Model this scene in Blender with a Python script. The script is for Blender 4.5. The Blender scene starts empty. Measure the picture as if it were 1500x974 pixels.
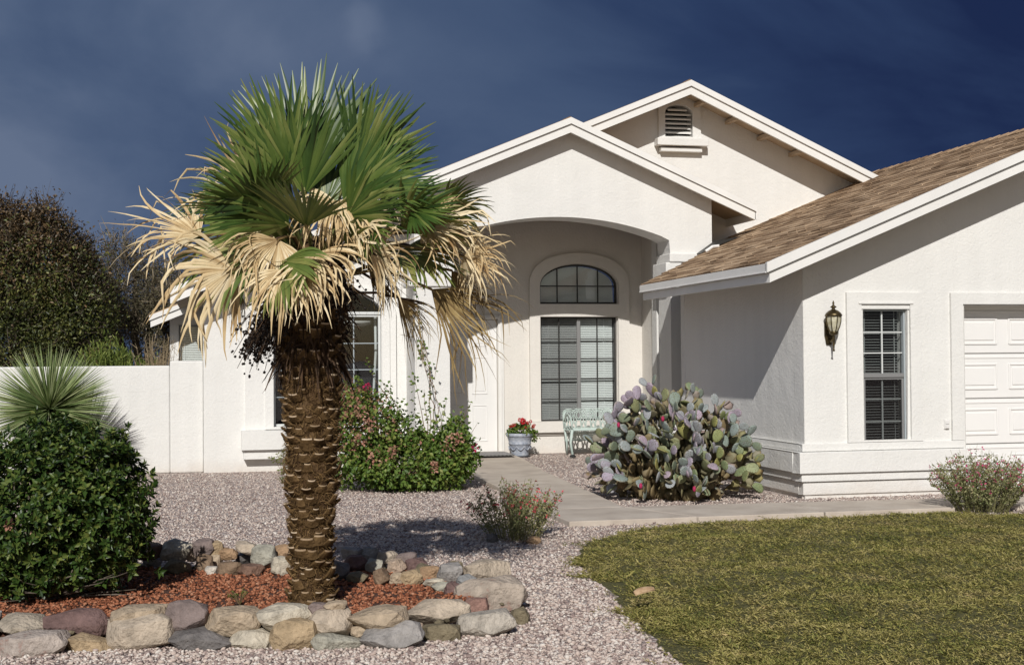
import bpy, bmesh, math, random
import numpy as np
from mathutils import Vector, Matrix, noise
from mathutils.geometry import tessellate_polygon

R = random.Random(7)
NP = np.random.default_rng(11)
scene = bpy.context.scene
COL = scene.collection
PI = math.pi

# ------------------------------------------------------------------ camera
F_PX, YAW, PITCH, ROLL, EYE = 1938.51, .224334, .0193722, -.00799679, 1.5
cam_d = bpy.data.cameras.new('camera')
cam = bpy.data.objects.new('camera', cam_d)
COL.objects.link(cam)
cy_, sy_, cp_, sp_ = math.cos(YAW), math.sin(YAW), math.cos(PITCH), math.sin(PITCH)
fw = Vector((sy_ * cp_, cy_ * cp_, sp_))
rt = Vector((cy_, -sy_, 0))
up = rt.cross(fw)
cr_, sr_ = math.cos(ROLL), math.sin(ROLL)
r2, u2 = rt * cr_ + up * sr_, up * cr_ - rt * sr_
cam.matrix_world = Matrix(((r2.x, u2.x, -fw.x, 0), (r2.y, u2.y, -fw.y, 0), (r2.z, u2.z, -fw.z, EYE), (0, 0, 0, 1)))
cam_d.sensor_width = 36
cam_d.lens = 36 * F_PX / 1500
cam_d.clip_start = .05
cam_d.clip_end = 3000
scene.camera = cam

# ------------------------------------------------------------------ light, sky, exposure
TO_SUN = Vector((-.32, -1, .68)).normalized()
sun_d = bpy.data.lights.new('sun', 'SUN')
sun_d.energy = 3.85
sun_d.angle = math.radians(.5)
sun_d.color = (1, .965, .915)
sun = bpy.data.objects.new('sun', sun_d)
COL.objects.link(sun)
sun.rotation_euler = TO_SUN.to_track_quat('Z', 'Y').to_euler()

world = bpy.data.worlds.new('World')
scene.world = world
world.use_nodes = True
wt = world.node_tree
wt.nodes.clear()


def N(t, kind, **kw):
    n = t.nodes.new(kind)
    for k, v in kw.items():
        if k.startswith('i_'):
            n.inputs[k[2:].replace('_', ' ')].default_value = v
        else:
            setattr(n, k, v)
    return n


def ramp_set(n, stops):
    cr = n.color_ramp
    while len(cr.elements) < len(stops):
        cr.elements.new(.5)
    for e, (p, c) in zip(cr.elements, stops):
        e.position = p
        e.color = (*c, 1) if len(c) == 3 else c


_w = fw + r2 * ((537 - 750) / F_PX) - u2 * ((36 - 487) / F_PX)
_w.normalize()
WISP = tuple(_w + Vector((.0175, .0175, .0175)))


def build_world():
    t = wt
    L = t.links.new
    out = N(t, 'ShaderNodeOutputWorld')
    bg = N(t, 'ShaderNodeBackground')
    bg.inputs['Strength'].default_value = .05
    sky = N(t, 'ShaderNodeTexSky')
    sky.sky_type = 'NISHITA'
    sky.sun_disc = False
    sky.sun_elevation = math.asin(TO_SUN.z)
    sky.sun_rotation = math.atan2(TO_SUN.x, TO_SUN.y)
    tc = N(t, 'ShaderNodeTexCoord')
    # storm front: dark over the half of the sky away from the sun
    dot = N(t, 'ShaderNodeVectorMath', operation='DOT_PRODUCT')
    dot.inputs[1].default_value = (.3, .93, .2)
    L(tc.outputs['Generated'], dot.inputs[0])
    mask = N(t, 'ShaderNodeMapRange', interpolation_type='SMOOTHSTEP')
    mask.inputs['From Min'].default_value = -.95
    mask.inputs['From Max'].default_value = -.5
    L(dot.outputs['Value'], mask.inputs['Value'])
    mp = N(t, 'ShaderNodeMapping')
    mp.inputs['Location'].default_value = (.30, .1, .37)
    mp.inputs['Scale'].default_value = (1, 1, 2.0)
    L(tc.outputs['Generated'], mp.inputs['Vector'])
    n1 = N(t, 'ShaderNodeTexNoise')
    n1.inputs['Scale'].default_value = 2.6
    n1.inputs['Detail'].default_value = 7
    n1.inputs['Roughness'].default_value = .52
    n1.inputs['Distortion'].default_value = .55
    L(mp.outputs['Vector'], n1.inputs['Vector'])
    # paler to the left of the front, deep blue to the right
    side = N(t, 'ShaderNodeVectorMath', operation='DOT_PRODUCT')
    side.inputs[1].default_value = (-1.0, .25, .35)
    L(tc.outputs['Generated'], side.inputs[0])
    ma = N(t, 'ShaderNodeMath', operation='MULTIPLY_ADD')
    ma.inputs[1].default_value = .95
    ma.inputs[2].default_value = -.04
    L(side.outputs['Value'], ma.inputs[0])
    add = N(t, 'ShaderNodeMath', operation='ADD')
    amp = N(t, 'ShaderNodeMath', operation='MULTIPLY_ADD')
    amp.inputs[1].default_value = 1.2
    amp.inputs[2].default_value = -.10
    L(n1.outputs['Fac'], amp.inputs[0])
    # one small pale wisp high in the storm front
    wv = N(t, 'ShaderNodeVectorMath', operation='DISTANCE')
    wv.inputs[1].default_value = WISP
    wd = N(t, 'ShaderNodeVectorMath', operation='ADD')
    wn = N(t, 'ShaderNodeTexNoise')
    wn.inputs['Scale'].default_value = 22
    wn.inputs['Detail'].default_value = 6
    L(tc.outputs['Generated'], wn.inputs['Vector'])
    wsc = N(t, 'ShaderNodeVectorMath', operation='SCALE')
    wsc.inputs['Scale'].default_value = .035
    L(wn.outputs['Color'], wsc.inputs[0])
    L(tc.outputs['Generated'], wd.inputs[0])
    L(wsc.outputs[0], wd.inputs[1])
    L(wd.outputs[0], wv.inputs[0])
    wm = N(t, 'ShaderNodeMapRange', interpolation_type='SMOOTHSTEP')
    wm.inputs['From Min'].default_value = .004
    wm.inputs['From Max'].default_value = .026
    wm.inputs['To Min'].default_value = .16
    wm.inputs['To Max'].default_value = 0
    L(wv.outputs['Value'], wm.inputs['Value'])
    am2 = N(t, 'ShaderNodeMath', operation='ADD')
    L(amp.outputs[0], am2.inputs[0])
    L(wm.outputs['Result'], am2.inputs[1])
    L(am2.outputs[0], add.inputs[0])
    L(ma.outputs[0], add.inputs[1])
    rp = N(t, 'ShaderNodeValToRGB')
    ramp_set(rp, [(.30, (.24, .46, 1.45)), (.46, (.50, .92, 2.25)), (.58, (1.05, 1.70, 3.3)), (.74, (1.55, 2.3, 4.0)), (.95, (2.5, 3.3, 5.1))])
    L(add.outputs[0], rp.inputs['Fac'])
    mix = N(t, 'ShaderNodeMix', data_type='RGBA')
    L(mask.outputs['Result'], mix.inputs['Factor'])
    L(sky.outputs['Color'], mix.inputs['A'])
    L(rp.outputs['Color'], mix.inputs['B'])
    L(mix.outputs['Result'], bg.inputs['Color'])
    L(bg.outputs[0], out.inputs[0])


build_world()
scene.view_settings.view_transform = 'Standard'
scene.view_settings.look = 'None'
scene.view_settings.exposure = 0
scene.view_settings.gamma = 1
scene.render.engine = 'CYCLES'
scene.cycles.max_bounces = 8
scene.cycles.diffuse_bounces = 3
scene.cycles.transparent_max_bounces = 12
scene.cycles.use_denoising = True


# ------------------------------------------------------------------ materials
def new_mat(name):
    m = bpy.data.materials.new(name)
    m.use_nodes = True
    t = m.node_tree
    b = t.nodes['Principled BSDF']
    return m, t, b


def rnd_value(t):
    """random per mesh island and per object"""
    g = N(t, 'ShaderNodeNewGeometry')
    o = N(t, 'ShaderNodeObjectInfo')
    a = N(t, 'ShaderNodeMath', operation='ADD')
    f = N(t, 'ShaderNodeMath', operation='FRACT')
    t.links.new(g.outputs['Random Per Island'], a.inputs[0])
    t.links.new(o.outputs['Random'], a.inputs[1])
    t.links.new(a.outputs[0], f.inputs[0])
    return f.outputs[0]


def mat(name, colors, rough=.7, rand=False, nscale=8, ndetail=4, bump=0, bscale=60, bdist=.01, spec=.35, metal=0, trans=0, mixn=.5, coords='Object', coat=0):
    """colors: one colour or a list forming a ramp, driven by noise or by a per-piece random value"""
    m, t, b = new_mat(name)
    L = t.links.new
    b.inputs['Roughness'].default_value = rough
    b.inputs['Specular IOR Level'].default_value = spec
    b.inputs['Metallic'].default_value = metal
    if coat:
        b.inputs['Coat Weight'].default_value = coat
    tc = N(t, 'ShaderNodeTexCoord')
    if not isinstance(colors[0], (tuple, list)):
        colors = [colors]
    col = None
    if len(colors) == 1:
        b.inputs['Base Color'].default_value = (*colors[0], 1)
    else:
        rp = N(t, 'ShaderNodeValToRGB')
        k = len(colors) - 1
        ramp_set(rp, [(i / k, c) for i, c in enumerate(colors)])
        ns = N(t, 'ShaderNodeTexNoise')
        ns.inputs['Scale'].default_value = nscale
        ns.inputs['Detail'].default_value = ndetail
        L(tc.outputs[coords], ns.inputs['Vector'])
        mr = N(t, 'ShaderNodeMapRange')
        mr.inputs['From Min'].default_value = .3
        mr.inputs['From Max'].default_value = .7
        L(ns.outputs['Fac'], mr.inputs['Value'])
        if rand:
            mx = N(t, 'ShaderNodeMix')
            mx.inputs['Factor'].default_value = mixn
            L(rnd_value(t), mx.inputs['A'])
            L(mr.outputs['Result'], mx.inputs['B'])
            L(mx.outputs['Result'], rp.inputs['Fac'])
        else:
            L(mr.outputs['Result'], rp.inputs['Fac'])
        col = rp.outputs['Color']
        L(col, b.inputs['Base Color'])
    if bump:
        bn = N(t, 'ShaderNodeTexNoise')
        bn.inputs['Scale'].default_value = bscale
        bn.inputs['Detail'].default_value = 4
        L(tc.outputs[coords], bn.inputs['Vector'])
        bp = N(t, 'ShaderNodeBump')
        bp.inputs['Strength'].default_value = bump
        bp.inputs['Distance'].default_value = bdist
        L(bn.outputs['Fac'], bp.inputs['Height'])
        L(bp.outputs['Normal'], b.inputs['Normal'])
    if trans:
        tr = N(t, 'ShaderNodeBsdfTranslucent')
        if col is not None:
            L(col, tr.inputs['Color'])
        else:
            tr.inputs['Color'].default_value = (*colors[0], 1)
        ms = N(t, 'ShaderNodeMixShader')
        ms.inputs[0].default_value = trans
        L(b.outputs[0], ms.inputs[1])
        L(tr.outputs[0], ms.inputs[2])
        L(ms.outputs[0], t.nodes['Material Output'].inputs[0])
    return m


def stucco(name, c, strength=.45):
    m, t, b = new_mat(name)
    L = t.links.new
    b.inputs['Roughness'].default_value = .9
    b.inputs['Specular IOR Level'].default_value = .15
    tc = N(t, 'ShaderNodeTexCoord')
    big = N(t, 'ShaderNodeTexNoise')
    big.inputs['Scale'].default_value = .9
    big.inputs['Detail'].default_value = 6
    big.inputs['Roughness'].default_value = .65
    L(tc.outputs['Object'], big.inputs['Vector'])
    rp = N(t, 'ShaderNodeValToRGB')
    ramp_set(rp, [(.3, tuple(x * .92 for x in c)), (.62, c)])
    # faint rain streaks running down the plaster
    mps = N(t, 'ShaderNodeMapping')
    mps.inputs['Scale'].default_value = (7, 7, .45)
    L(tc.outputs['Object'], mps.inputs['Vector'])
    stk = N(t, 'ShaderNodeTexNoise')
    stk.inputs['Scale'].default_value = 1
    stk.inputs['Detail'].default_value = 5
    L(mps.outputs['Vector'], stk.inputs['Vector'])
    avg = N(t, 'ShaderNodeMix')
    avg.inputs['Factor'].default_value = .4
    L(big.outputs['Fac'], avg.inputs['A'])
    L(stk.outputs['Fac'], avg.inputs['B'])
    L(avg.outputs['Result'], rp.inputs['Fac'])
    # faint dust splash low on the wall
    sx = N(t, 'ShaderNodeSeparateXYZ')
    L(tc.outputs['Object'], sx.inputs[0])
    n3 = N(t, 'ShaderNodeTexNoise')
    n3.inputs['Scale'].default_value = 5
    n3.inputs['Detail'].default_value = 5
    L(tc.outputs['Object'], n3.inputs['Vector'])
    md = N(t, 'ShaderNodeMath', operation='MULTIPLY_ADD')
    md.inputs[1].default_value = .3
    L(n3.outputs['Fac'], md.inputs[0])
    L(sx.outputs['Z'], md.inputs[2])
    mr = N(t, 'ShaderNodeMapRange')
    mr.inputs['From Min'].default_value = .12
    mr.inputs['From Max'].default_value = .34
    mr.inputs['To Min'].default_value = .45
    mr.inputs['To Max'].default_value = 0
    L(md.outputs[0], mr.inputs['Value'])
    mx = N(t, 'ShaderNodeMix', data_type='RGBA')
    L(mr.outputs['Result'], mx.inputs['Factor'])
    L(rp.outputs['Color'], mx.inputs['A'])
    mx.inputs['B'].default_value = (.56, .48, .40, 1)
    L(mx.outputs['Result'], b.inputs['Base Color'])
    bn = N(t, 'ShaderNodeTexNoise')
    bn.inputs['Scale'].default_value = 32
    bn.inputs['Detail'].default_value = 3
    bn.inputs['Roughness'].default_value = .55
    bn.inputs['Distortion'].default_value = .6
    L(tc.outputs['Object'], bn.inputs['Vector'])
    b2 = N(t, 'ShaderNodeTexNoise')
    b2.inputs['Scale'].default_value = 3
    b2.inputs['Detail'].default_value = 2
    L(tc.outputs['Object'], b2.inputs['Vector'])
    ad = N(t, 'ShaderNodeMath', operation='MULTIPLY_ADD')
    ad.inputs[1].default_value = 2.0
    L(b2.outputs['Fac'], ad.inputs[0])
    L(bn.outputs['Fac'], ad.inputs[2])
    bp = N(t, 'ShaderNodeBump')
    bp.inputs['Strength'].default_value = strength
    bp.inputs['Distance'].default_value = .014
    L(ad.outputs[0], bp.inputs['Height'])
    L(bp.outputs['Normal'], b.inputs['Normal'])
    return m


def glass_mat(name, tint, refl=1.0):
    m, t, b = new_mat(name)
    L = t.links.new
    t.nodes.remove(b)
    tr = N(t, 'ShaderNodeBsdfTransparent')
    tr.inputs[0].default_value = (*tint, 1)
    gl = N(t, 'ShaderNodeBsdfGlossy')
    gl.inputs['Roughness'].default_value = .02
    lw = N(t, 'ShaderNodeLayerWeight')
    lw.inputs['Blend'].default_value = .5
    pw = N(t, 'ShaderNodeMath', operation='POWER')
    pw.inputs[1].default_value = 4
    L(lw.outputs['Facing'], pw.inputs[0])
    ad = N(t, 'ShaderNodeMath', operation='MULTIPLY_ADD')
    ad.inputs[1].default_value = .8
    ad.inputs[2].default_value = .04
    L(pw.outputs[0], ad.inputs[0])
    tc = N(t, 'ShaderNodeTexCoord')
    nz = N(t, 'ShaderNodeTexNoise')
    nz.inputs['Scale'].default_value = 1.6
    refl *= 1.4
    L(tc.outputs['Object'], nz.inputs['Vector'])
    bp = N(t, 'ShaderNodeBump')
    bp.inputs['Strength'].default_value = .12
    bp.inputs['Distance'].default_value = .02
    L(nz.outputs['Fac'], bp.inputs['Height'])
    L(bp.outputs['Normal'], gl.inputs['Normal'])
    mu = N(t, 'ShaderNodeMath', operation='MULTIPLY')
    mu.inputs[1].default_value = refl
    L(ad.outputs[0], mu.inputs[0])
    mx = N(t, 'ShaderNodeMixShader')
    L(mu.outputs[0], mx.inputs[0])
    L(tr.outputs[0], mx.inputs[1])
    L(gl.outputs[0], mx.inputs[2])
    L(mx.outputs[0], t.nodes['Material Output'].inputs[0])
    return m


def gravel_ground(name):
    m, t, b = new_mat(name)
    L = t.links.new
    b.inputs['Roughness'].default_value = .9
    b.inputs['Specular IOR Level'].default_value = .2
    tc = N(t, 'ShaderNodeTexCoord')
    vo = N(t, 'ShaderNodeTexVoronoi')
    vo.inputs['Scale'].default_value = 38
    L(tc.outputs['Object'], vo.inputs['Vector'])
    sp = N(t, 'ShaderNodeSeparateColor')
    L(vo.outputs['Color'], sp.inputs[0])
    rp = N(t, 'ShaderNodeValToRGB')
    ramp_set(rp, [(0, (.18, .135, .13)), (.25, (.36, .285, .26)), (.6, (.52, .43, .385)), (.85, (.62, .535, .48)), (1, (.72, .67, .62))])
    L(sp.outputs[0], rp.inputs['Fac'])
    ns = N(t, 'ShaderNodeTexNoise')
    ns.inputs['Scale'].default_value = .8
    ns.inputs['Detail'].default_value = 6
    L(tc.outputs['Object'], ns.inputs['Vector'])
    mr = N(t, 'ShaderNodeMapRange')
    mr.inputs['From Min'].default_value = .35
    mr.inputs['From Max'].default_value = .65
    mr.inputs['To Min'].default_value = .82
    mr.inputs['To Max'].default_value = 1
    L(ns.outputs['Fac'], mr.inputs['Value'])
    mx = N(t, 'ShaderNodeMix', data_type='RGBA', blend_type='MULTIPLY')
    mx.inputs['Factor'].default_value = 1
    L(rp.outputs['Color'], mx.inputs['A'])
    L(mr.outputs['Result'], mx.inputs['B'])
    L(mx.outputs['Result'], b.inputs['Base Color'])
    bp = N(t, 'ShaderNodeBump', invert=True)
    bp.inputs['Strength'].default_value = .9
    bp.inputs['Distance'].default_value = .02
    L(vo.outputs['Distance'], bp.inputs['Height'])
    L(bp.outputs['Normal'], b.inputs['Normal'])
    return m


def rock_mat(name, c, vein=None):
    m, t, b = new_mat(name)
    L = t.links.new
    b.inputs['Roughness'].default_value = .85
    b.inputs['Specular IOR Level'].default_value = .2
    tc = N(t, 'ShaderNodeTexCoord')
    n = N(t, 'ShaderNodeTexNoise')
    n.inputs['Scale'].default_value = 9
    n.inputs['Detail'].default_value = 8
    n.inputs['Roughness'].default_value = .68
    L(tc.outputs['Object'], n.inputs['Vector'])
    rp = N(t, 'ShaderNodeValToRGB')
    d = vein or tuple(x * .5 for x in c)
    ramp_set(rp, [(.30, d), (.44, tuple(x * .82 for x in c)), (.54, c), (.66, tuple(min(.8, x * 1.22) for x in c)), (.8, tuple(min(.8, x * .9 + .03) for x in c))])
    L(n.outputs['Fac'], rp.inputs['Fac'])
    L(rp.outputs['Color'], b.inputs['Base Color'])
    n2 = N(t, 'ShaderNodeTexNoise')
    n2.inputs['Scale'].default_value = 45
    n2.inputs['Detail'].default_value = 6
    L(tc.outputs['Object'], n2.inputs['Vector'])
    bp = N(t, 'ShaderNodeBump')
    bp.inputs['Strength'].default_value = .9
    bp.inputs['Distance'].default_value = .02
    L(n2.outputs['Fac'], bp.inputs['Height'])
    L(bp.outputs['Normal'], b.inputs['Normal'])
    return m


def pad_mat(name, cols):
    m, t, b = new_mat(name)
    L = t.links.new
    b.inputs['Roughness'].default_value = .62
    b.inputs['Specular IOR Level'].default_value = .25
    tc = N(t, 'ShaderNodeTexCoord')
    n = N(t, 'ShaderNodeTexNoise')
    n.inputs['Scale'].default_value = 2.2
    n.inputs['Detail'].default_value = 3
    L(tc.outputs['Object'], n.inputs['Vector'])
    mx = N(t, 'ShaderNodeMix')
    mx.inputs['Factor'].default_value = .22
    L(rnd_value(t), mx.inputs['A'])
    L(n.outputs['Fac'], mx.inputs['B'])
    rp = N(t, 'ShaderNodeValToRGB')
    k = len(cols) - 1
    ramp_set(rp, [(.1 + .8 * i / k, c) for i, c in enumerate(cols)])
    L(mx.outputs['Result'], rp.inputs['Fac'])
    mp = N(t, 'ShaderNodeMapping')
    mp.inputs['Scale'].default_value = (9, 0, 9)
    L(tc.outputs['Object'], mp.inputs['Vector'])
    vo = N(t, 'ShaderNodeTexVoronoi')
    vo.inputs['Scale'].default_value = 1
    vo.inputs['Randomness'].default_value = .35
    L(mp.outputs['Vector'], vo.inputs['Vector'])
    mr = N(t, 'ShaderNodeMapRange')
    mr.inputs['From Min'].default_value = .14
    mr.inputs['From Max'].default_value = .30
    L(vo.outputs['Distance'], mr.inputs['Value'])
    m2 = N(t, 'ShaderNodeMix', data_type='RGBA')
    m2.inputs['A'].default_value = (.13, .085, .04, 1)
    L(mr.outputs['Result'], m2.inputs['Factor'])
    L(rp.outputs['Color'], m2.inputs['B'])
    # dry ochre rim round the edge of the pad
    sx = N(t, 'ShaderNodeSeparateXYZ')
    L(tc.outputs['Object'], sx.inputs[0])
    rx = N(t, 'ShaderNodeVectorMath', operation='LENGTH')
    cx = N(t, 'ShaderNodeCombineXYZ')
    mxx = N(t, 'ShaderNodeMath', operation='MULTIPLY')
    mxx.inputs[1].default_value = 1.28
    L(sx.outputs['X'], mxx.inputs[0])
    mzz = N(t, 'ShaderNodeMath', operation='SUBTRACT')
    mzz.inputs[1].default_value = .50
    L(sx.outputs['Z'], mzz.inputs[0])
    L(mxx.outputs[0], cx.inputs[0])
    L(mzz.outputs[0], cx.inputs[1])
    L(cx.outputs[0], rx.inputs[0])
    rm = N(t, 'ShaderNodeMapRange')
    rm.inputs['From Min'].default_value = .43
    rm.inputs['From Max'].default_value = .50
    rm.inputs['To Max'].default_value = .55
    L(rx.outputs['Value'], rm.inputs['Value'])
    m3 = N(t, 'ShaderNodeMix', data_type='RGBA')
    L(rm.outputs['Result'], m3.inputs['Factor'])
    L(m2.outputs['Result'], m3.inputs['A'])
    m3.inputs['B'].default_value = (.25, .18, .09, 1)
    L(m3.outputs['Result'], b.inputs['Base Color'])
    bp = N(t, 'ShaderNodeBump', invert=True)
    bp.inputs['Strength'].default_value = .5
    bp.inputs['Distance'].default_value = .02
    L(mr.outputs['Result'], bp.inputs['Height'])
    L(bp.outputs['Normal'], b.inputs['Normal'])
    return m


M = {}
M['stucco'] = stucco('white_stucco', (.752, .745, .718))
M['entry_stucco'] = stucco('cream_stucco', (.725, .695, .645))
M['paint'] = mat('white_paint', [(.74, .73, .70), (.80, .79, .76)], .55, nscale=2.5, bump=.12, bscale=40, bdist=.004)
M['door'] = mat('white_door_paint', [(.76, .755, .74), (.80, .79, .77)], .45, nscale=1.5)
M['ceildark'] = mat('brown_porch_ceiling', [(.16, .105, .065), (.24, .165, .105)], .8, nscale=3, bump=.2)  # brown chosen to cut bounce light and deepen the porch shade
M['soffit'] = mat('shaded_soffit_paint', [(.46, .36, .25), (.54, .43, .31)], .8, nscale=4, bump=.2)  # same white-tan paint, with the eave shade put into its colour
M['shingle'] = mat('brown_shingle', [(.08, .05, .030), (.27, .18, .11), (.41, .29, .185), (.54, .40, .265)], .95, rand=True, mixn=.3, nscale=70, ndetail=5, bump=.6, bscale=220, bdist=.004, spec=.1)
M['bronze'] = mat('dark_bronze_frame', (.035, .034, .032), .45, spec=.4)
M['greyframe'] = mat('grey_metal_frame', (.22, .22, .22), .4, spec=.4)
M['paleframe'] = mat('pale_grey_frame', (.36, .40, .42), .4)
M['whiteframe'] = mat('white_window_frame', (.62, .64, .63), .45)
M['blindw'] = mat('pale_blind', (.86, .87, .855), .6)
M['blindd'] = mat('dim_blind', (.30, .31, .30), .6)
M['glass'] = glass_mat('window_glass', (.93, .95, .95))
M['glassdark'] = glass_mat('screened_glass', (.74, .75, .75), .7)
M['dark'] = mat('unlit_interior', (.02, .02, .022), .9)  # near-black colour painted in place of interior shade
M['lampglass'] = mat('smoky_lamp_glass', [(.42, .38, .24), (.62, .60, .48)], .15, nscale=20, spec=.6)
M['brass'] = mat('aged_brass', [(.045, .038, .024), (.15, .11, .05)], .4, nscale=25, metal=.8)
M['concrete'] = mat('concrete', [(.42, .36, .30), (.50, .435, .365), (.56, .495, .42)], .9, nscale=3.5, ndetail=8, bump=.25, bscale=130, bdist=.004, spec=.2)
M['gravelground'] = gravel_ground('gravel_ground')
M['gravel'] = mat('pink_gravel', [(.11, .085, .08), (.28, .21, .19), (.48, .385, .335), (.58, .485, .42), (.61, .55, .495), (.78, .73, .66)], .88, rand=True, mixn=.25, nscale=60, spec=.2)
M['lava'] = mat('red_lava_rock', [(.07, .03, .018), (.25, .09, .048), (.40, .16, .085), (.50, .28, .18)], .95, rand=True, mixn=.3, nscale=70, bump=.6, bscale=160, spec=.1)
M['soil'] = mat('red_soil', [(.06, .032, .022), (.14, .065, .042)], .95, nscale=25, bump=.8, bscale=50, bdist=.02)
M['lawnbase'] = mat('ground_cover_base', [(.06, .062, .02), (.13, .115, .042)], .95, nscale=30, bump=.8, bscale=40, bdist=.03)
M['lawn'] = mat('ground_cover_leaf', [(.10, .13, .038), (.21, .22, .058), (.36, .31, .095), (.45, .39, .16), (.54, .38, .20)], .75, rand=True, mixn=.5, nscale=2.4, ndetail=5, trans=.15, spec=.25)
M['palmgreen'] = mat('palm_green', [(.014, .036, .007), (.044, .088, .015), (.105, .155, .03), (.26, .27, .085)], .40, rand=True, mixn=.3, nscale=5, trans=.12, spec=.5)
M['palmmid'] = mat('palm_yellow_green', [(.06, .11, .02), (.13, .18, .04), (.24, .25, .07), (.42, .34, .15)], .5, rand=True, mixn=.45, nscale=5, trans=.2, spec=.4)
M['palmdead'] = mat('palm_straw', [(.30, .18, .075), (.58, .43, .23), (.74, .61, .38), (.82, .72, .52)], .7, rand=True, mixn=.4, nscale=9, trans=.15, spec=.25)
M['palmbrown'] = mat('palm_old_brown', [(.10, .06, .025), (.22, .15, .06), (.34, .25, .11), (.46, .36, .18)], .7, rand=True, mixn=.4, nscale=9, trans=.1, spec=.2)
M['petiole'] = mat('palm_petiole', [(.10, .12, .03), (.26, .22, .08)], .6, nscale=6)
M['trunk'] = mat('palm_trunk', [(.035, .020, .010), (.085, .050, .024), (.14, .088, .045)], .95, nscale=18, ndetail=7, bump=1, bscale=55, bdist=.02, spec=.1)
M['fibre'] = mat('palm_fibre', [(.05, .03, .012), (.14, .085, .034), (.30, .19, .085)], .9, rand=True, mixn=.2, spec=.1)
M['boot'] = mat('leaf_base_skin', [(.05, .029, .012), (.115, .07, .030), (.19, .12, .055)], .9, rand=True, mixn=.5, nscale=25, bump=.7, bscale=80, spec=.1)
M['boottip'] = mat('leaf_base_cut', [(.17, .11, .06), (.36, .26, .16), (.56, .45, .32)], .85, rand=True, mixn=.3, nscale=30)
M['berry'] = mat('dark_berry', [(.006, .005, .005), (.02, .013, .009)], .55, rand=True, mixn=.3)
M['darkstalk'] = mat('dark_stalk', [(.03, .018, .010), (.09, .05, .025)], .8, nscale=10)
M['shrubleaf'] = mat('glossy_leaf', [(.012, .030, .006), (.032, .066, .012), (.07, .115, .022), (.17, .19, .045)], .42, rand=True, mixn=.15, nscale=3, trans=.1, spec=.4)
M['shrubstem'] = mat('shrub_stem', [(.10, .08, .06), (.24, .20, .16)], .9, nscale=20)
M['yucca'] = mat('yucca_leaf', [(.10, .17, .06), (.20, .28, .10), (.33, .39, .17), (.46, .48, .28)], .5, rand=True, mixn=.25, nscale=3, trans=.1, spec=.4)
M['yuccaold'] = mat('yucca_old_leaf', [(.10, .12, .08), (.20, .22, .16), (.33, .33, .26)], .7, rand=True, mixn=.25, nscale=3)
M['bushleaf'] = mat('bush_leaf', [(.035, .08, .012), (.085, .15, .024), (.15, .22, .04), (.26, .27, .07)], .5, rand=True, mixn=.3, nscale=3, trans=.22, spec=.35)
M['bushdry'] = mat('bush_dry_leaf', [(.16, .10, .05), (.28, .17, .09), (.36, .15, .12), (.42, .28, .15)], .8, rand=True, mixn=.2, trans=.2)
M['stem'] = mat('brown_stem', [(.12, .075, .04), (.26, .17, .10)], .8, nscale=12)
M['greenstem'] = mat('green_stem', [(.14, .14, .055), (.26, .24, .11)], .8, nscale=12)
M['pinkfl'] = mat('pink_flower', [(.36, .15, .10), (.46, .24, .17), (.52, .36, .24)], .7, rand=True, mixn=.2, trans=.2)
M['magenta'] = mat('magenta_flower', [(.36, .015, .06), (.50, .04, .13)], .6, rand=True, trans=.2)
M['redfl'] = mat('red_flower', [(.45, .012, .02), (.68, .03, .035)], .6, rand=True, trans=.15)
M['salvialeaf'] = mat('salvia_leaf', [(.10, .13, .045), (.20, .22, .085), (.32, .31, .15), (.42, .34, .20)], .7, rand=True, mixn=.3, nscale=4, trans=.15)
M['salviafl'] = mat('salvia_flower', [(.48, .04, .05), (.64, .07, .10), (.66, .18, .20)], .7, rand=True, trans=.2)
M['salviapink'] = mat('salvia_pink_flower', [(.44, .03, .12), (.62, .07, .22), (.55, .16, .22)], .7, rand=True, trans=.2)
M['treeA'] = mat('dark_tree_leaf', [(.010, .015, .005), (.038, .05, .012), (.10, .115, .028), (.32, .29, .085)], .45, rand=True, mixn=.35, nscale=1.2, trans=.12, spec=.4)
M['treeAred'] = mat('reddish_tree_leaf', [(.022, .018, .010), (.08, .055, .027), (.24, .15, .07)], .45, rand=True, mixn=.35, nscale=1.2, trans=.12, spec=.4)
M['treeB'] = mat('scrub_leaf', [(.045, .045, .022), (.10, .09, .048), (.17, .145, .09)], .8, rand=True, mixn=.35, nscale=1.2, trans=.1)
M['bark'] = mat('bark', [(.05, .038, .028), (.12, .095, .07)], .95, nscale=12, bump=.8, bscale=30, bdist=.03)
M['broom'] = mat('broom_leaf', [(.05, .085, .016), (.13, .175, .032), (.24, .27, .06)], .6, rand=True, mixn=.3, nscale=2, trans=.15)
M['twiggrey'] = mat('grey_twig', [(.12, .10, .07), (.22, .18, .13), (.32, .27, .19)], .9, rand=True, mixn=.2)
M['twig'] = mat('dry_twig', [(.22, .16, .09), (.38, .30, .19)], .9, rand=True, mixn=.3)
M['pad'] = pad_mat('cactus_pad', [(.25, .26, .13), (.18, .22, .15), (.24, .29, .27), (.32, .34, .35), (.32, .28, .34), (.39, .31, .37)])
M['padgreen'] = pad_mat('cactus_green_pad', [(.33, .31, .10), (.23, .26, .11), (.19, .25, .15), (.29, .31, .17)])
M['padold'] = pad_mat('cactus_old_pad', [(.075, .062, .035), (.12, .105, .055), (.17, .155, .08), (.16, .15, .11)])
M['pot'] = mat('glazed_pot', [(.22, .25, .31), (.34, .37, .43), (.44, .46, .50)], .45, nscale=22, bump=.5, bscale=30, bdist=.012)
M['potdark'] = mat('pot_saucer', (.05, .05, .055), .6)
M['mint'] = mat('mint_iron', [(.40, .49, .45), (.52, .60, .56)], .55, nscale=15, bump=.3, bscale=60)
M['black'] = mat('black_rubber', (.02, .02, .02), .7)
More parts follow.
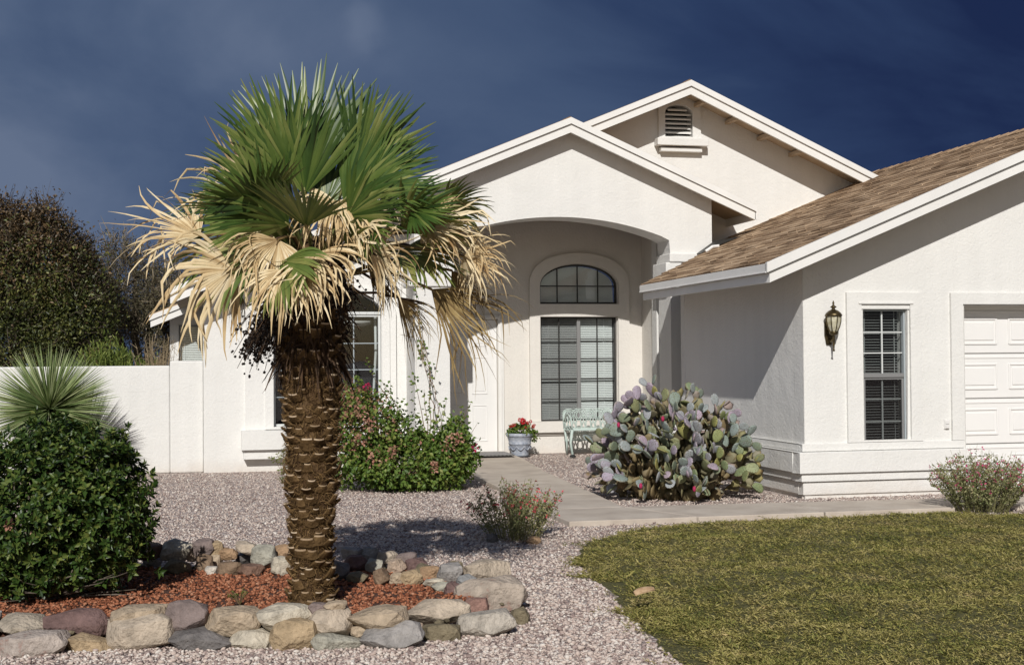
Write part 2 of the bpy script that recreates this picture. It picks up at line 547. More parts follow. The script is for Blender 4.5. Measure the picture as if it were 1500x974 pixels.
M['mat'] = mat('grey_mat', [(.26, .25, .25), (.36, .35, .34)], .95, nscale=90, bump=.6, bscale=200)
M['matedge'] = mat('mat_edge', (.17, .165, .16), .9)
M['plastic'] = mat('white_plastic', (.72, .71, .69), .4)
M['metalflash'] = mat('grey_flashing', (.45, .45, .44), .5)
M['dryleaf'] = mat('dry_leaf', [(.36, .22, .12), (.58, .42, .26)], .8, nscale=30, trans=.1)
M['weed'] = mat('weed_leaf', [(.10, .13, .04), (.20, .22, .08), (.30, .26, .12)], .7, rand=True, trans=.2)

ROCKC = {'pinkgrey': (.42, .36, .33), 'gold': (.46, .32, .16), 'paletan': (.50, .41, .31), 'slate': (.17, .165, .175), 'pale': (.52, .48, .38), 'greygreen': (.36, .37, .31),
         'tan': (.46, .35, .23), 'grey': (.31, .31, .32), 'pinktan': (.50, .36, .26), 'olive': (.22, .18, .10), 'greywhite': (.44, .41, .36), 'greytan': (.42, .36, .28),
         'maroon': (.20, .105, .105), 'purple': (.23, .17, .17), 'red': (.34, .16, .13), 'bouldr': (.42, .35, .29), 'bluegrey': (.25, .28, .31), 'orange': (.42, .24, .11),
         'brown': (.26, .16, .09), 'redbrown': (.24, .12, .08), 'white': (.58, .55, .50)}
for k_ in list(ROCKC):
    c_ = ROCKC[k_]
    g_ = sum(c_) / 3
    w_ = (g_ * 1.16, g_ * .99, g_ * .80)
    ROCKC[k_] = tuple((.60 * x + .40 * q) * .94 for x, q in zip(c_, w_))
for k_, c_ in ROCKC.items():
    M['rock_' + k_] = rock_mat('rock_' + k_, c_, (.28, .13, .10) if k_ in ('bouldr', 'pinkgrey') else None)


# ------------------------------------------------------------------ geometry helpers
class MB:
    def __init__(s):
        s.v, s.f, s.mi, s.cur = [], [], [], 0

    def add(s, vs, fs):
        b = len(s.v)
        s.v.extend(tuple(v) for v in vs)
        for f in fs:
            s.f.append(tuple(b + i for i in f))
            s.mi.append(s.cur)

    def box(s, x0, x1, y0, y1, z0, z1):
        s.add([(x0, y0, z0), (x1, y0, z0), (x1, y1, z0), (x0, y1, z0), (x0, y0, z1), (x1, y0, z1), (x1, y1, z1), (x0, y1, z1)],
              [(0, 3, 2, 1), (4, 5, 6, 7), (0, 1, 5, 4), (1, 2, 6, 5), (2, 3, 7, 6), (3, 0, 4, 7)])

    def prism(s, outer, y0, y1, holes=()):
        """solid whose XZ outline (with holes) runs from y0 (front) to y1"""
        loops = [list(outer)] + [list(h) for h in holes]
        flat = [p for l in loops for p in l]
        tris = tessellate_polygon([[Vector((p[0], p[1], 0)) for p in l] for l in loops])
        n = len(flat)
        vs = [(p[0], y0, p[1]) for p in flat] + [(p[0], y1, p[1]) for p in flat]
        fs = []
        for a, b, c in tris:
            pa, pb, pc = flat[a], flat[b], flat[c]
            cr = (pb[0] - pa[0]) * (pc[1] - pa[1]) - (pb[1] - pa[1]) * (pc[0] - pa[0])
            if abs(cr) < 1e-12:
                continue
            if cr < 0:
                b, c = c, b
            fs.append((a, b, c))
            fs.append((n + a, n + c, n + b))
        o = 0
        for li, l in enumerate(loops):
            k = len(l)
            area = sum(l[i][0] * l[(i + 1) % k][1] - l[(i + 1) % k][0] * l[i][1] for i in range(k))
            ccw = area > 0
            if li:
                ccw = not ccw
            for i in range(k):
                a, b = o + i, o + (i + 1) % k
                fs.append((a, n + a, n + b, b) if not ccw else (b, n + b, n + a, a))
            o += k
        s.add(vs, fs)

    def tube(s, pts, rad, n=6, cap=True):
        pts = [Vector(p) for p in pts]
        if not isinstance(rad, (list, tuple)):
            rad = [rad] * len(pts)
        vs, fs = [], []
        t0 = (pts[1] - pts[0]).normalized()
        ref = Vector((0, 0, 1)) if abs(t0.z) < .9 else Vector((1, 0, 0))
        nrm = t0.cross(ref).normalized()
        for i, p in enumerate(pts):
            a = pts[max(i - 1, 0)]
            b = pts[min(i + 1, len(pts) - 1)]
            t = (b - a)
            t = t.normalized() if t.length > 1e-9 else t0
            nrm = (nrm - t * nrm.dot(t))
            nrm = nrm.normalized() if nrm.length > 1e-9 else t.orthogonal().normalized()
            bn = t.cross(nrm)
            for k in range(n):
                an = 2 * PI * k / n
                vs.append(p + (nrm * math.cos(an) + bn * math.sin(an)) * rad[i])
        for i in range(len(pts) - 1):
            for k in range(n):
                k2 = (k + 1) % n
                fs.append((i * n + k, i * n + k2, (i + 1) * n + k2, (i + 1) * n + k))
        if cap:
            fs.append(tuple(range(n - 1, -1, -1)))
            fs.append(tuple((len(pts) - 1) * n + k for k in range(n)))
        s.add(vs, fs)

    def lathe(s, prof, n=24, c=(0, 0, 0)):
        vs, fs = [], []
        for r, z in prof:
            for k in range(n):
                a = 2 * PI * k / n
                vs.append((c[0] + r * math.cos(a), c[1] + r * math.sin(a), c[2] + z))
        for i in range(len(prof) - 1):
            for k in range(n):
                k2 = (k + 1) % n
                fs.append((i * n + k, i * n + k2, (i + 1) * n + k2, (i + 1) * n + k))
        fs.append(tuple(range(n - 1, -1, -1)))
        fs.append(tuple((len(prof) - 1) * n + k for k in range(n)))
        s.add(vs, fs)

    def mesh(s, name, mats, smooth=False, off=(0, 0, 0)):
        me = bpy.data.meshes.new(name)
        o = Vector(off)
        me.from_pydata([tuple(Vector(v) - o) for v in s.v], [], s.f)
        mats = mats if isinstance(mats, (list, tuple)) else [mats]
        for m in mats:
            me.materials.append(m)
        if len(mats) > 1:
            me.polygons.foreach_set('material_index', s.mi)
        if smooth:
            me.polygons.foreach_set('use_smooth', [True] * len(me.polygons))
        me.update()
        return me


ORIGIN = {}


def tag(o, label=None, cat=None, group=None, kind=None):
    if label:
        o['label'] = label
    if cat:
        o['category'] = cat
    if group:
        o['group'] = group
    if kind:
        o['kind'] = kind
    return o


def thing(name, label, cat, loc=(0, 0, 0), group=None):
    o = bpy.data.objects.new(name, None)
    COL.objects.link(o)
    o.location = loc
    o.empty_display_size = .1
    ORIGIN[o.name] = Vector(loc)
    return tag(o, label, cat, group)


def root_of(o):
    while o.parent:
        o = o.parent
    return o


def put(name, mesh, parent=None, loc=None, kind=None, label=None, mat4=None):
    o = bpy.data.objects.new(name, mesh)
    COL.objects.link(o)
    if parent is not None:
        o.parent = parent
    if mat4 is not None:
        o.matrix_basis = mat4
    elif loc is not None:
        o.location = loc
    if kind:
        o['kind'] = kind
    if label:
        o['label'] = label
    return o


def part(name, mb, mats, parent=None, smooth=False, bevel=0, kind=None, label=None, angle=35):
    """mb is in world coordinates; the parent chain carries one translation only (the root's)"""
    off = ORIGIN.get(root_of(parent).name, Vector()) if parent is not None else Vector()
    o = put(name, mb.mesh(name, mats, smooth, off), parent, kind=kind, label=label)
    if bevel:
        w = o.modifiers.new('weld', 'WELD')
        w.merge_threshold = .0004
        b = o.modifiers.new('bevel', 'BEVEL')
        b.width = bevel
        b.segments = 2
        b.limit_method = 'ANGLE'
        b.angle_limit = math.radians(angle)
    return o


def np_mesh(name, V, faces, mats, mi=None, smooth=False):
    """V (n,3); faces: list of int arrays (m,k) joined"""
    me = bpy.data.meshes.new(name)
    V = np.asarray(V, np.float32)
    me.vertices.add(len(V))
    me.vertices.foreach_set('co', V.ravel())
    tot = sum(f.size for f in faces)
    cnt = sum(len(f) for f in faces)
    me.loops.add(tot)
    me.loops.foreach_set('vertex_index', np.concatenate([f.ravel() for f in faces]).astype(np.int32))
    me.polygons.add(cnt)
    ls = np.concatenate([np.full(len(f), f.shape[1], np.int32) for f in faces])
    st = np.concatenate([[0], np.cumsum(ls)[:-1]]).astype(np.int32)
    me.polygons.foreach_set('loop_start', st)
    mats = mats if isinstance(mats, (list, tuple)) else [mats]
    for m in mats:
        me.materials.append(m)
    if mi is not None:
        me.polygons.foreach_set('material_index', np.asarray(mi, np.int32))
    if smooth:
        me.polygons.foreach_set('use_smooth', np.ones(cnt, bool))
    me.update(calc_edges=True)
    me.validate()
    return me


def unit(a):
    return a / np.maximum(np.linalg.norm(a, axis=-1, keepdims=True), 1e-9)


def leaves(P, D, Nn, L, W, fold=.25):
    """folded leaf per row: base P, direction D, up-normal Nn, length L, width W -> V, faces(tri)"""
    n = len(P)
    D = unit(D)
    S = unit(np.cross(D, Nn))
    U = np.cross(S, D)
    L = np.broadcast_to(np.asarray(L, float), (n,))[:, None]
    W = np.broadcast_to(np.asarray(W, float), (n,))[:, None]
    base = P
    tip = P + D * L - U * L * .12
    mid = P + D * L * .5
    a = mid + S * W * .5 + U * W * fold
    b = mid - S * W * .5 + U * W * fold
    V = np.stack([base, a, tip, b], 1).reshape(-1, 3)
    i = np.arange(n)[:, None] * 4
    F = np.concatenate([i + [0, 1, 2], i + [0, 2, 3]], 0)
    return V, F


def leaf_mesh(name, P, D, Nn, L, W, m, off=(0, 0, 0), fold=.25):
    V, F = leaves(P, D, Nn, L, W, fold)
    return np_mesh(name, V - np.asarray(off), [F], m)


def strips(P, S, W):
    """flat strips: P (n,k,3) centre line, S (n,k,3) side unit, W (k,) or (n,k) half widths"""
    n, k, _ = P.shape
    W = np.broadcast_to(W, (n, k))[..., None]
    V = np.stack([P + S * W, P - S * W], 2).reshape(-1, 3)
    i = (np.arange(n)[:, None] * 2 * k + np.arange(k - 1)[None] * 2).reshape(-1, 1)
    return V, i + [0, 1, 3, 2]


def strips3(P, S, U, W, fold):
    n, k, _ = P.shape
    W = np.broadcast_to(W, (n, k))[..., None]
    V = np.stack([P + S * W + U * W * fold, P, P - S * W + U * W * fold], 2).reshape(-1, 3)
    i = (np.arange(n)[:, None] * 3 * k + np.arange(k - 1)[None] * 3).reshape(-1, 1)
    return V, np.concatenate([i + [0, 1, 4, 3], i + [1, 2, 5, 4]], 0)


def rand_dirs(n, zmin=-1.0):
    z = NP.uniform(zmin, 1, n)
    a = NP.uniform(0, 2 * PI, n)
    r = np.sqrt(1 - z * z)
    return np.stack([r * np.cos(a), r * np.sin(a), z], 1)


def arch_pts(xc, half, zs, rise, n=16, rev=False):
    """points of a segmental / elliptical arch from left to right"""
    pts = [(xc - half * math.cos(PI * i / n), zs + rise * math.sin(PI * i / n)) for i in range(n + 1)]
    return pts[::-1] if rev else pts


# ------------------------------------------------------------------ ground
def smooth(a, b, x):
    t = max(0, min(1, (x - a) / (b - a)))
    return t * t * (3 - 2 * t)


def gh(x, y):
    return .07 * smooth(16.4, 18.8, y) * smooth(2.4, 3.2, x)


def build_ground():
    xs = [-400, -150, -60, -25, -12] + [-8 + .5 * i for i in range(49)] + [20, 30, 60, 150, 400]
    ys = [-400, -120, -30, -8, 0, 3] + [5 + .4 * i for i in range(46)] + [25, 30, 45, 80, 150, 400]
    vs = [(x, y, gh(x, y)) for y in ys for x in xs]
    k = len(xs)
    fs = [(j * k + i, j * k + i + 1, (j + 1) * k + i + 1, (j + 1) * k + i) for j in range(len(ys) - 1) for i in range(k - 1)]
    mb = MB()
    mb.add(vs, fs)
    o = part('ground', mb, M['gravelground'], smooth=True)
    o['kind'] = 'structure'


build_ground()

# walkway: from the front door towards the viewer, then off to the right in front of the garage wing
WALK1 = [(3.20, 19.25), (4.24, 19.25), (4.24, 17.9), (3.94, 12.9), (3.90, 12.33), (3.14, 11.36), (3.06, 12.3), (3.17, 16.3)]


def slab(name, poly, h, holes=None):
    mb = MB()
    n = len(poly)
    vs = [(x, y, gh(x, y) + h) for x, y in poly] + [(x, y, gh(x, y) - .05) for x, y in poly]
    fs = [tuple(range(n))] + [(i, n + i, n + (i + 1) % n, (i + 1) % n) for i in range(n)]
    a = sum(poly[i][0] * poly[(i + 1) % n][1] - poly[(i + 1) % n][0] * poly[i][1] for i in range(n))
    if a < 0:
        fs = [tuple(reversed(f)) for f in fs]
    mb.add(vs, fs)
    return mb


WALK_PIECES = [
    [(3.20, 16.6), (4.185, 16.6), (4.26, 18.0), (4.26, 19.28), (3.20, 19.28)],
    [(3.17, 15.0), (4.085, 15.0), (4.18, 16.585), (3.20, 16.585)],
    [(3.13, 13.6), (4.0, 13.6), (4.08, 14.985), (3.17, 14.985)],
    [(3.08, 12.34), (3.90, 12.34), (4.0, 13.585), (3.13, 13.585)],
    [(3.10, 11.36), (4.30, 11.36), (3.90, 12.325), (3.08, 12.325)],
    [(4.32, 11.36), (5.55, 11.36), (5.55, 12.24), (3.92, 12.325)],
    [(5.565, 11.36), (6.9, 11.36), (6.9, 12.14), (5.565, 12.24)],
    [(6.915, 11.36), (8.2, 11.36), (8.2, 12.05), (6.915, 12.14)],
    [(8.215, 11.36), (11.5, 11.36), (11.5, 12.0), (8.215, 12.05)],
]


def build_walk():
    base = slab('walkway', [(3.12, 11.4), (11.4, 11.4), (11.4, 11.95), (3.95, 12.28), (4.15, 16.6), (4.22, 19.2), (3.24, 19.2), (3.19, 16.4), (3.12, 12.3)], .03)
    w = part('walkway', base, M['concrete'])
    w['kind'] = 'structure'
    for p in WALK_PIECES:
        part('slab', slab('slab', p, .05), M['concrete'], w, bevel=.008)


build_walk()


def in_poly(x, y, poly):
    c = np.zeros(x.shape, bool)
    n = len(poly)
    for i in range(n):
        x0, y0 = poly[i]
        x1, y1 = poly[(i + 1) % n]
        if y0 == y1:
            continue
        cond = ((y0 > y) != (y1 > y)) & (x < (x1 - x0) * (y - y0) / (y1 - y0) + x0)
        c ^= cond
    return c


LAWN = [(2.12, 4.2), (2.19, 5.5), (2.23, 6.14), (2.28, 6.76), (2.36, 7.35), (2.50, 8.3), (2.60, 9.33), (2.76, 9.85), (2.95, 10.35), (3.55, 10.92), (4.2, 11.1), (4.9, 11.22), (6.0, 11.28), (6.7, 11.3), (7.1, 11.05), (8.0, 11.1), (12, 11.1), (12, 4.2)]
BED = [(-2.4, 7.62), (-.9, 7.52), (.2, 7.28), (.7, 7.18), (1.2, 7.30), (1.60, 7.75), (1.6, 8.3), (1.25, 8.75), (.4, 9.1), (-.6, 9.4), (-2.4, 9.5)]


def poly_dist(x, y, poly):
    d = np.full(x.shape, 1e9)
    n = len(poly)
    for i in range(n):
        ax, ay = poly[i]
        bx, by = poly[(i + 1) % n]
        dx, dy = bx - ax, by - ay
        t = np.clip(((x - ax) * dx + (y - ay) * dy) / (dx * dx + dy * dy), 0, 1)
        d = np.minimum(d, np.hypot(x - ax - t * dx, y - ay - t * dy))
    return d


def lawn_h(x, y):
    d = poly_dist(x, y, LAWN)
    h = .034 * np.clip(d / .3, 0, 1) ** .7
    h += .022 * np.sin(x * 2.3 + 1.3 * np.sin(y * 1.9)) * np.sin(y * 2.9 + x) * np.clip(d / .4, 0, 1)
    h += .012 * np.sin(x * 9.1 + 2 * np.sin(y * 7)) * np.sin(y * 8.3 + 1.7 * np.sin(x * 6)) * np.clip(d / .2, 0, 1)
    return h


def build_lawn():
    g = .09
    xs = np.arange(2.0, 12.01, g)
    ys = np.arange(4.2, 11.41, g)
    X, Y = np.meshgrid(xs, ys)
    ins = in_poly(X, Y, LAWN)
    Z = np.where(ins, lawn_h(X, Y) + .004, -.02)
    V = np.stack([X, Y, Z], -1).reshape(-1, 3)
    k = len(xs)
    j, i = np.meshgrid(np.arange(len(ys) - 1), np.arange(k - 1), indexing='ij')
    a = (j * k + i).reshape(-1, 1)
    F = a + [0, 1, k + 1, k]
    o = put('lawn', np_mesh('lawn', V, [F], M['lawnbase'], smooth=True))
    o['kind'] = 'structure'
    # sprigs of the creeping ground cover
    n = 150000
    u = NP.uniform(0, 1, n)
    y = 5.3 + (11.4 - 5.3) * u ** 1.15
    x = NP.uniform(1.9, 9.2, n)
    x = np.where(NP.uniform(0, 1, n) < .12, 1.95 + NP.uniform(0, .8, n) ** 1.3, x)
    inside = in_poly(x, y, LAWN)
    d = poly_dist(x, y, LAWN)
    sd = np.where(inside, d, -d)
    wob = .10 * np.sin(x * 5.1 + 2 * np.sin(y * 3.7)) + .07 * np.sin(y * 8.7 + 1.5 * np.sin(x * 7.9)) + .04 * np.sin(x * 23 + y * 19)
    on_walk = np.zeros(n, bool)
    for wp in WALK_PIECES:
        on_walk |= in_poly(x, y + .03, wp)
    keep = (sd + wob + NP.exponential(.05, n) > .11) & (x < 1.2 + y * .72) & ~on_walk & (sd > -.16)
    # thin patches
    thin = np.sin(x * 1.7 + 1.1 * np.sin(y * 1.3)) * np.sin(y * 2.1 + .9 * np.sin(x * 1.9))
    keep &= NP.uniform(0, 1, n) > np.clip(thin - .45, 0, 1) * 1.0
    x, y = x[keep], y[keep]
    n = len(x)
    z = np.where(in_poly(x, y, LAWN), lawn_h(x, y), .008)
    P0 = np.stack([x, y, z], 1)
    ang = NP.normal(2.6, 1.5, n)
    tilt = NP.uniform(.05, .62, n)
    D = np.stack([np.cos(ang) * np.cos(tilt), np.sin(ang) * np.cos(tilt), np.sin(tilt)], 1)
    ln = NP.uniform(.018, .05, n) * np.where(NP.uniform(0, 1, n) < .04, 1.7, 1)
    PP, DD, LL = [], [], []
    side = unit(np.cross(D, [0, 0, 1]))
    for t, s in ((.15, 1), (.3, -1), (.5, 1), (.65, -1), (.85, .15)):
        PP.append(P0 + D * (ln * t)[:, None])
        DD.append(D + side * (s * .7) + NP.normal(0, .25, (n, 3)))
        LL.append(ln * NP.uniform(.4, .62, n))
    P, Dd, Ls = np.concatenate(PP), np.concatenate(DD), np.concatenate(LL)
    me = leaf_mesh('ground_cover', P, Dd, np.tile([[0, 0, 1.]], (len(P), 1)) + NP.normal(0, .4, (len(P), 3)), Ls, Ls * .22, M['lawn'])
    o = put('ground_cover', me)
    tag(o, 'olive green creeping ground cover spreading over the lawn', 'ground cover', kind='stuff')


build_lawn()


def ico(sub=1):
    bm = bmesh.new()
    bmesh.ops.create_icosphere(bm, subdivisions=sub, radius=1)
    V = np.array([v.co[:] for v in bm.verts])
    F = np.array([[v.index for v in f.verts] for f in bm.faces])
    bm.free()
    return V, F


def octa():
    V = np.array([(1, 0, 0), (-1, 0, 0), (0, 1, 0), (0, -1, 0), (0, 0, 1), (0, 0, -1.)])
    F = np.array([(0, 2, 4), (2, 1, 4), (1, 3, 4), (3, 0, 4), (2, 0, 5), (1, 2, 5), (3, 1, 5), (0, 3, 5)])
    return V, F


def scatter_stones(name, x, y, z, size, m, flat=.6, low=False):
    V0, F0 = octa() if low else ico(1)
    n = len(x)
    variants = []
    for k in range(16):
        a = V0 * (1 + NP.normal(0, .16, (len(V0), 1))) + (NP.normal(0, .22, V0.shape) if low else 0)
        q = rand_dirs(2)
        for d in q:
            t = a @ d
            a = a - np.clip(t - .55, 0, 9)[:, None] * d
        variants.append(a)
    variants = np.array(variants)
    sel = variants[NP.integers(0, 16, n)]
    sc = np.stack([NP.uniform(.75, 1.3, n), NP.uniform(.65, 1.0, n), NP.uniform(flat * .7, flat * 1.2, n)], 1) * size[:, None]
    sel = sel * sc[:, None, :]
    th = NP.uniform(0, 2 * PI, n)
    tl = NP.normal(0, .35, n)
    c, s = np.cos(tl)[:, None], np.sin(tl)[:, None]
    sx, sz = sel[..., 0] * c - sel[..., 2] * s, sel[..., 0] * s + sel[..., 2] * c
    c, s = np.cos(th)[:, None], np.sin(th)[:, None]
    vx, vy = sx * c - sel[..., 1] * s, sx * s + sel[..., 1] * c
    V = np.stack([vx + x[:, None], vy + y[:, None], sz + z[:, None]], -1).reshape(-1, 3)
    F = (F0[None] + (np.arange(n) * len(V0))[:, None, None]).reshape(-1, 3)
    return np_mesh(name, V, [F], m)


def build_gravel():
    n = 200000
    y = 5.6 + (19.0 - 5.6) * NP.uniform(0, 1, n) ** 1.55
    lo, hi = -.21 * y - .25, .67 * y + .25
    x = lo + (hi - lo) * NP.uniform(0, 1, n)
    keep = ~in_poly(x, y, LAWN) & ~in_poly(x, y, BED)
    for p in WALK_PIECES:
        keep &= ~in_poly(x, y, [(a, b) for a, b in p])
    keep &= ~((x > 6.0) & (y > 12.95)) & ~((x < 2.7) & (y > 18.15)) & ~((x > 8.5))
    keep &= ~((x > 2.3) & (y < 9.0) & (poly_dist(x, y, LAWN) > .25))
    x, y = x[keep], y[keep]
    # a few spill over the walkway edge
    size = NP.uniform(.007, .0145, len(x)) * np.where(NP.uniform(0, 1, len(x)) < .10, 1.6, 1)
    g = np.array([gh(a, b) for a, b in zip(x, y)])
    z = g + size * NP.uniform(.05, .5, len(x))
    near = y < 9.6
    o = put('gravel', scatter_stones('gravel', x[near], y[near], z[near], size[near], M['gravel']))
    tag(o, 'pinkish grey gravel in front of and beside the stone ring', 'gravel', kind='stuff')
    o = put('gravel', scatter_stones('gravel', x[~near], y[~near], z[~near], size[~near] * 1.08, M['gravel'], .66, True))
    tag(o, 'pinkish grey gravel between the stone ring and the house', 'gravel', kind='stuff')


build_gravel()


def build_bed():
    n = len(BED)
    mb = MB()
    cx, cyy = 0, 8.2
    vs = [(x, y, .095) for x, y in BED]
    mb.add(vs + [(x, y, -.03) for x, y in BED], [tuple(range(n))] + [(i, n + i, n + (i + 1) % n, (i + 1) % n) for i in range(n)])
    o = part('planting_bed', mb, M['soil'])
    o['kind'] = 'structure'
    k = 17500
    x = NP.uniform(-2.4, 1.65, k)
    y = NP.uniform(7.0, 9.5, k)
    keep = in_poly(x, y, BED)
    x, y = x[keep], y[keep]
    size = NP.uniform(.007, .017, len(x))
    o = put('lava_rock', scatter_stones('lava_rock', x, y, .097 + size * NP.uniform(.0, .5, len(x)), size, M['lava'], .6))
    tag(o, 'rusty red lava rock mulch inside the stone ring', 'lava rock', kind='stuff')


build_bed()

# ------------------------------------------------------------------ the house
G, P_, Mw, E_, BW = 12.9, 17.4, 18.2, 19.3, 22.9
house = thing('house', 'white stucco single storey house with arched porch and brown shingle roof', 'house', (4.7, 17.4, 0))
ST, PA = M['stucco'], M['paint']
SE = M['entry_stucco']
HO = ORIGIN[house.name]


def zM(x):   # top of the main roof
    return 5.424 - (.416 * (6.656 - x) if x < 6.656 else .45 * (x - 6.656))


def zP(x):   # top of the porch roof
    return 4.737 - (.415 if x < 4.744 else .43) * abs(x - 4.744)


GX0, GXR = 5.46, 10.08


def zG(x):   # top of the garage roof
    return 2.43 + .412 * (min(x, 2 * GXR - x) - GX0)


# --- walls
mb = MB()
mb.prism([(-.09, 0), (11.2, 0), (11.2, zM(11.2) - .1), (6.656, zM(6.656) - .1), (-.09, zM(-.09) - .1)], Mw, Mw + .2,
         [[(.831, .598)] + [(.831, 2.14)] + arch_pts(1.565, .734, 2.14, .32, 18)[1:-1] + [(2.299, 2.14), (2.299, .598)],
          [(3.12, .001 + .02), (6.30, .02), (6.30, 3.75), (3.12, 3.75)],
          [(6.445, 4.695), (6.871, 4.695), (6.871, 5.04)] + arch_pts(6.658, .213, 5.04, .127, 12, True)[1:-1] + [(6.445, 5.04)]])
main_wall = part('main_wall', mb, ST, house, bevel=.012)

mb = MB()
arch = [(3.115, 3.10)] + [(x, z) for x, z in [(4.676 + 1.55 * math.sin(a) / math.sin(.3685), 3.417 - 4.30 * (1 - math.cos(a))) for a in [-.3685 + .737 * i / 24 for i in range(25)]]][1:-1] + [(6.217, 3.118)]
mb.prism([(2.648, 0), (3.115, 0)] + arch + [(6.236, 2.9), (6.236, 0), (6.848, 0), (6.848, zP(6.848) - .1), (4.744, zP(4.744) - .1), (2.648, zP(2.648) - .1)], P_, P_ + .5)
mb.box(2.648, 3.0, P_ + .5, Mw, 0, 3.7)
mb.box(6.45, 6.848, P_ + .5, Mw, 0, 3.7)
porch_wall = part('porch_wall', mb, ST, house, bevel=.012)

mb = MB()
WA = arch_pts(5.447, .613, 2.58, .335, 20)
mb.prism([(2.9, 0), (6.7, 0), (6.7, 3.8), (2.9, 3.8)], E_, E_ + .2,
         [[(3.27, .07), (4.179, .07), (4.179, 2.078), (3.27, 2.078)],
          [(4.838, .548), (6.045, .548), (6.045, 2.113), (4.838, 2.113)],
          [(4.834, 2.313)] + WA + [(6.06, 2.313)]])
mb.box(6.443, 6.6, P_ + .5, E_, 0, 3.8)
mb.box(2.95, 3.105, P_ + .5, E_, 0, 3.8)
entry_wall = part('entry_wall', mb, SE, house, bevel=.01)
mb = MB()
mb.box(3.0, 6.6, P_ + .49, E_, 3.55, 3.6)
part('porch_ceiling', mb, M['ceildark'], house)

mb = MB()
GW0 = 6.08
mb.prism([(GW0, 0), (7.967, 0), (7.967, 2.035), (12.85, 2.035), (12.85, 0), (14.08, 0), (14.08, zG(14.08) - .1), (GXR, zG(GXR) - .1), (GW0, zG(GW0) - .1)], G, G + .2,
         [[(6.77, .512), (7.292, .512), (7.292, 1.99), (6.77, 1.99)]])
garage_wall = part('garage_wall', mb, ST, house, bevel=.014)
mb = MB()
mb.box(GW0, GW0 + .2, G + .2, 16.45, 0, zG(GW0 + .1) - .12)
part('side_wall', mb, ST, house, bevel=.012)
mb = MB()
mb.box(GW0, 6.84, 16.452, 16.6, 0, 2.58)
part('return_wall', mb, ST, house, bevel=.012)
mb = MB()
mb.box(13.88, 14.08, G + .2, 20, 0, zG(13.9) - .12)
part('side_wall', mb, ST, house, bevel=.012)

mb = MB()
mb.prism([(-.66, 0), (1.0, 0), (1.0, zM(1.0) - .1), (-.66, zM(-.66) - .12)], BW, BW + .2, [[(-.515, 1.1), (.12, 1.1), (.12, 2.10), (-.515, 2.10)]])
mb.box(-.66, -.46, BW + .2, 27, 0, zM(-.66) - .13)
mb.box(-.09, .11, Mw + .2, BW, 0, zM(-.09) - .13)
mb.box(-.66, 14.08, 27, 27.2, 0, 2.3)
mb.box(13.88, 14.08, 20, 27, 0, 2.3)
part('back_wall', mb, ST, house, bevel=.01)

# --- stepped base band of the garage wing
mb = MB()
for z0, z1, o in ((.495, .576, .030), (.268, .491, .085), (.180, .263, .052), (.040, .173, .022)):
    mb.box(GW0 - o, 7.94, G - o, G + .1, z0, z1)
    mb.box(GW0 - o, GW0 + .1, G + .1, 16.45, z0, z1)
part('base_band', mb, ST, house, bevel=.007)

# --- raised plaster surrounds
mb = MB()
d = .032
mb.prism([(6.575, .58), (7.45, .58), (7.45, 2.165), (6.575, 2.165)], G - d, G + .02, [[(6.745, .581 + .02), (7.315, .601), (7.315, 2.055), (6.745, 2.055)]])
mb.box(6.71, 7.35, G - d - .012, G + .02, 2.045, 2.066)
mb.box(6.746, 7.314, G - .02, G + .02, 1.992, 2.038)
part('window_surround', mb, ST, house, bevel=.01)
mb = MB()
mb.prism([(7.80, .58), (7.945, .58), (7.945, 2.045), (12.87, 2.045), (12.87, .58), (13.0, .58), (13.0, 2.165), (7.80, 2.165)], G - d, G + .02)
part('garage_surround', mb, ST, house, bevel=.01)
mb = MB()
o_ = [(4.666, .55), (6.23, .55), (6.23, 2.55)] + [(5.448 + .782 * math.cos(a), 2.58 + .50 * abs(math.sin(a)) ** .8) for a in [PI * i / 24 for i in range(1, 24)]] + [(4.666, 2.55)]
mb.prism(o_, E_ - .05, E_ + .02, [[(4.83, .549), (6.053, .549), (6.053, 2.12), (4.83, 2.12)], [(4.828, 2.306)] + arch_pts(5.447, .619, 2.582, .342, 20) + [(6.066, 2.306)]])
mb.box(4.62, 6.28, E_ - .09, E_ + .02, .385, .547)
mb.box(4.70, 6.20, E_ - .03, E_ + .02, .34, .384)
part('window_surround', mb, SE, house, bevel=.012)
mb = MB()
for x0, x1 in ((3.16, 3.265), (4.184, 4.27)):
    mb.box(x0, x1, E_ - .035, E_ + .01, .07, 2.14)
    mb.box(x0 + .03, x1 - .03, E_ - .048, E_ - .034, .07, 2.11)
mb.box(3.266, 4.183, E_ - .035, E_ + .01, 2.082, 2.14)
mb.box(3.23, 4.22, E_ - .048, E_ - .036, 2.085, 2.115)
part('door_trim', mb, PA, house, bevel=.006)
mb = MB()   # left window: broad band, inner band, sill box with a stepped underside
o_ = [(.46, .56), (2.50, .56), (2.50, 2.14)] + arch_pts(1.48, 1.02, 2.14, .42, 18, True)[1:-1] + [(.46, 2.14)]
hole = [(.80, .58), (.80, 2.14)] + arch_pts(1.565, .765, 2.14, .345, 18)[1:-1] + [(2.33, 2.14), (2.33, .58)]
mb.prism(o_, Mw - .06, Mw + .02, [hole])
hole2 = [(.831, .60), (.831, 2.14)] + arch_pts(1.565, .734, 2.14, .32, 18)[1:-1] + [(2.299, 2.14), (2.299, .60)]
mb.prism([(.72, .57), (2.41, .57), (2.41, 2.14)] + arch_pts(1.565, .845, 2.14, .38, 18, True)[1:-1] + [(.72, 2.14)], Mw - .085, Mw - .058, [hole2])
mb.box(.40, 2.62, Mw - .22, Mw + .02, .305, .558)
mb.box(.43, 2.60, Mw - .16, Mw + .02, .178, .304)
part('window_surround', mb, ST, house, bevel=.012)
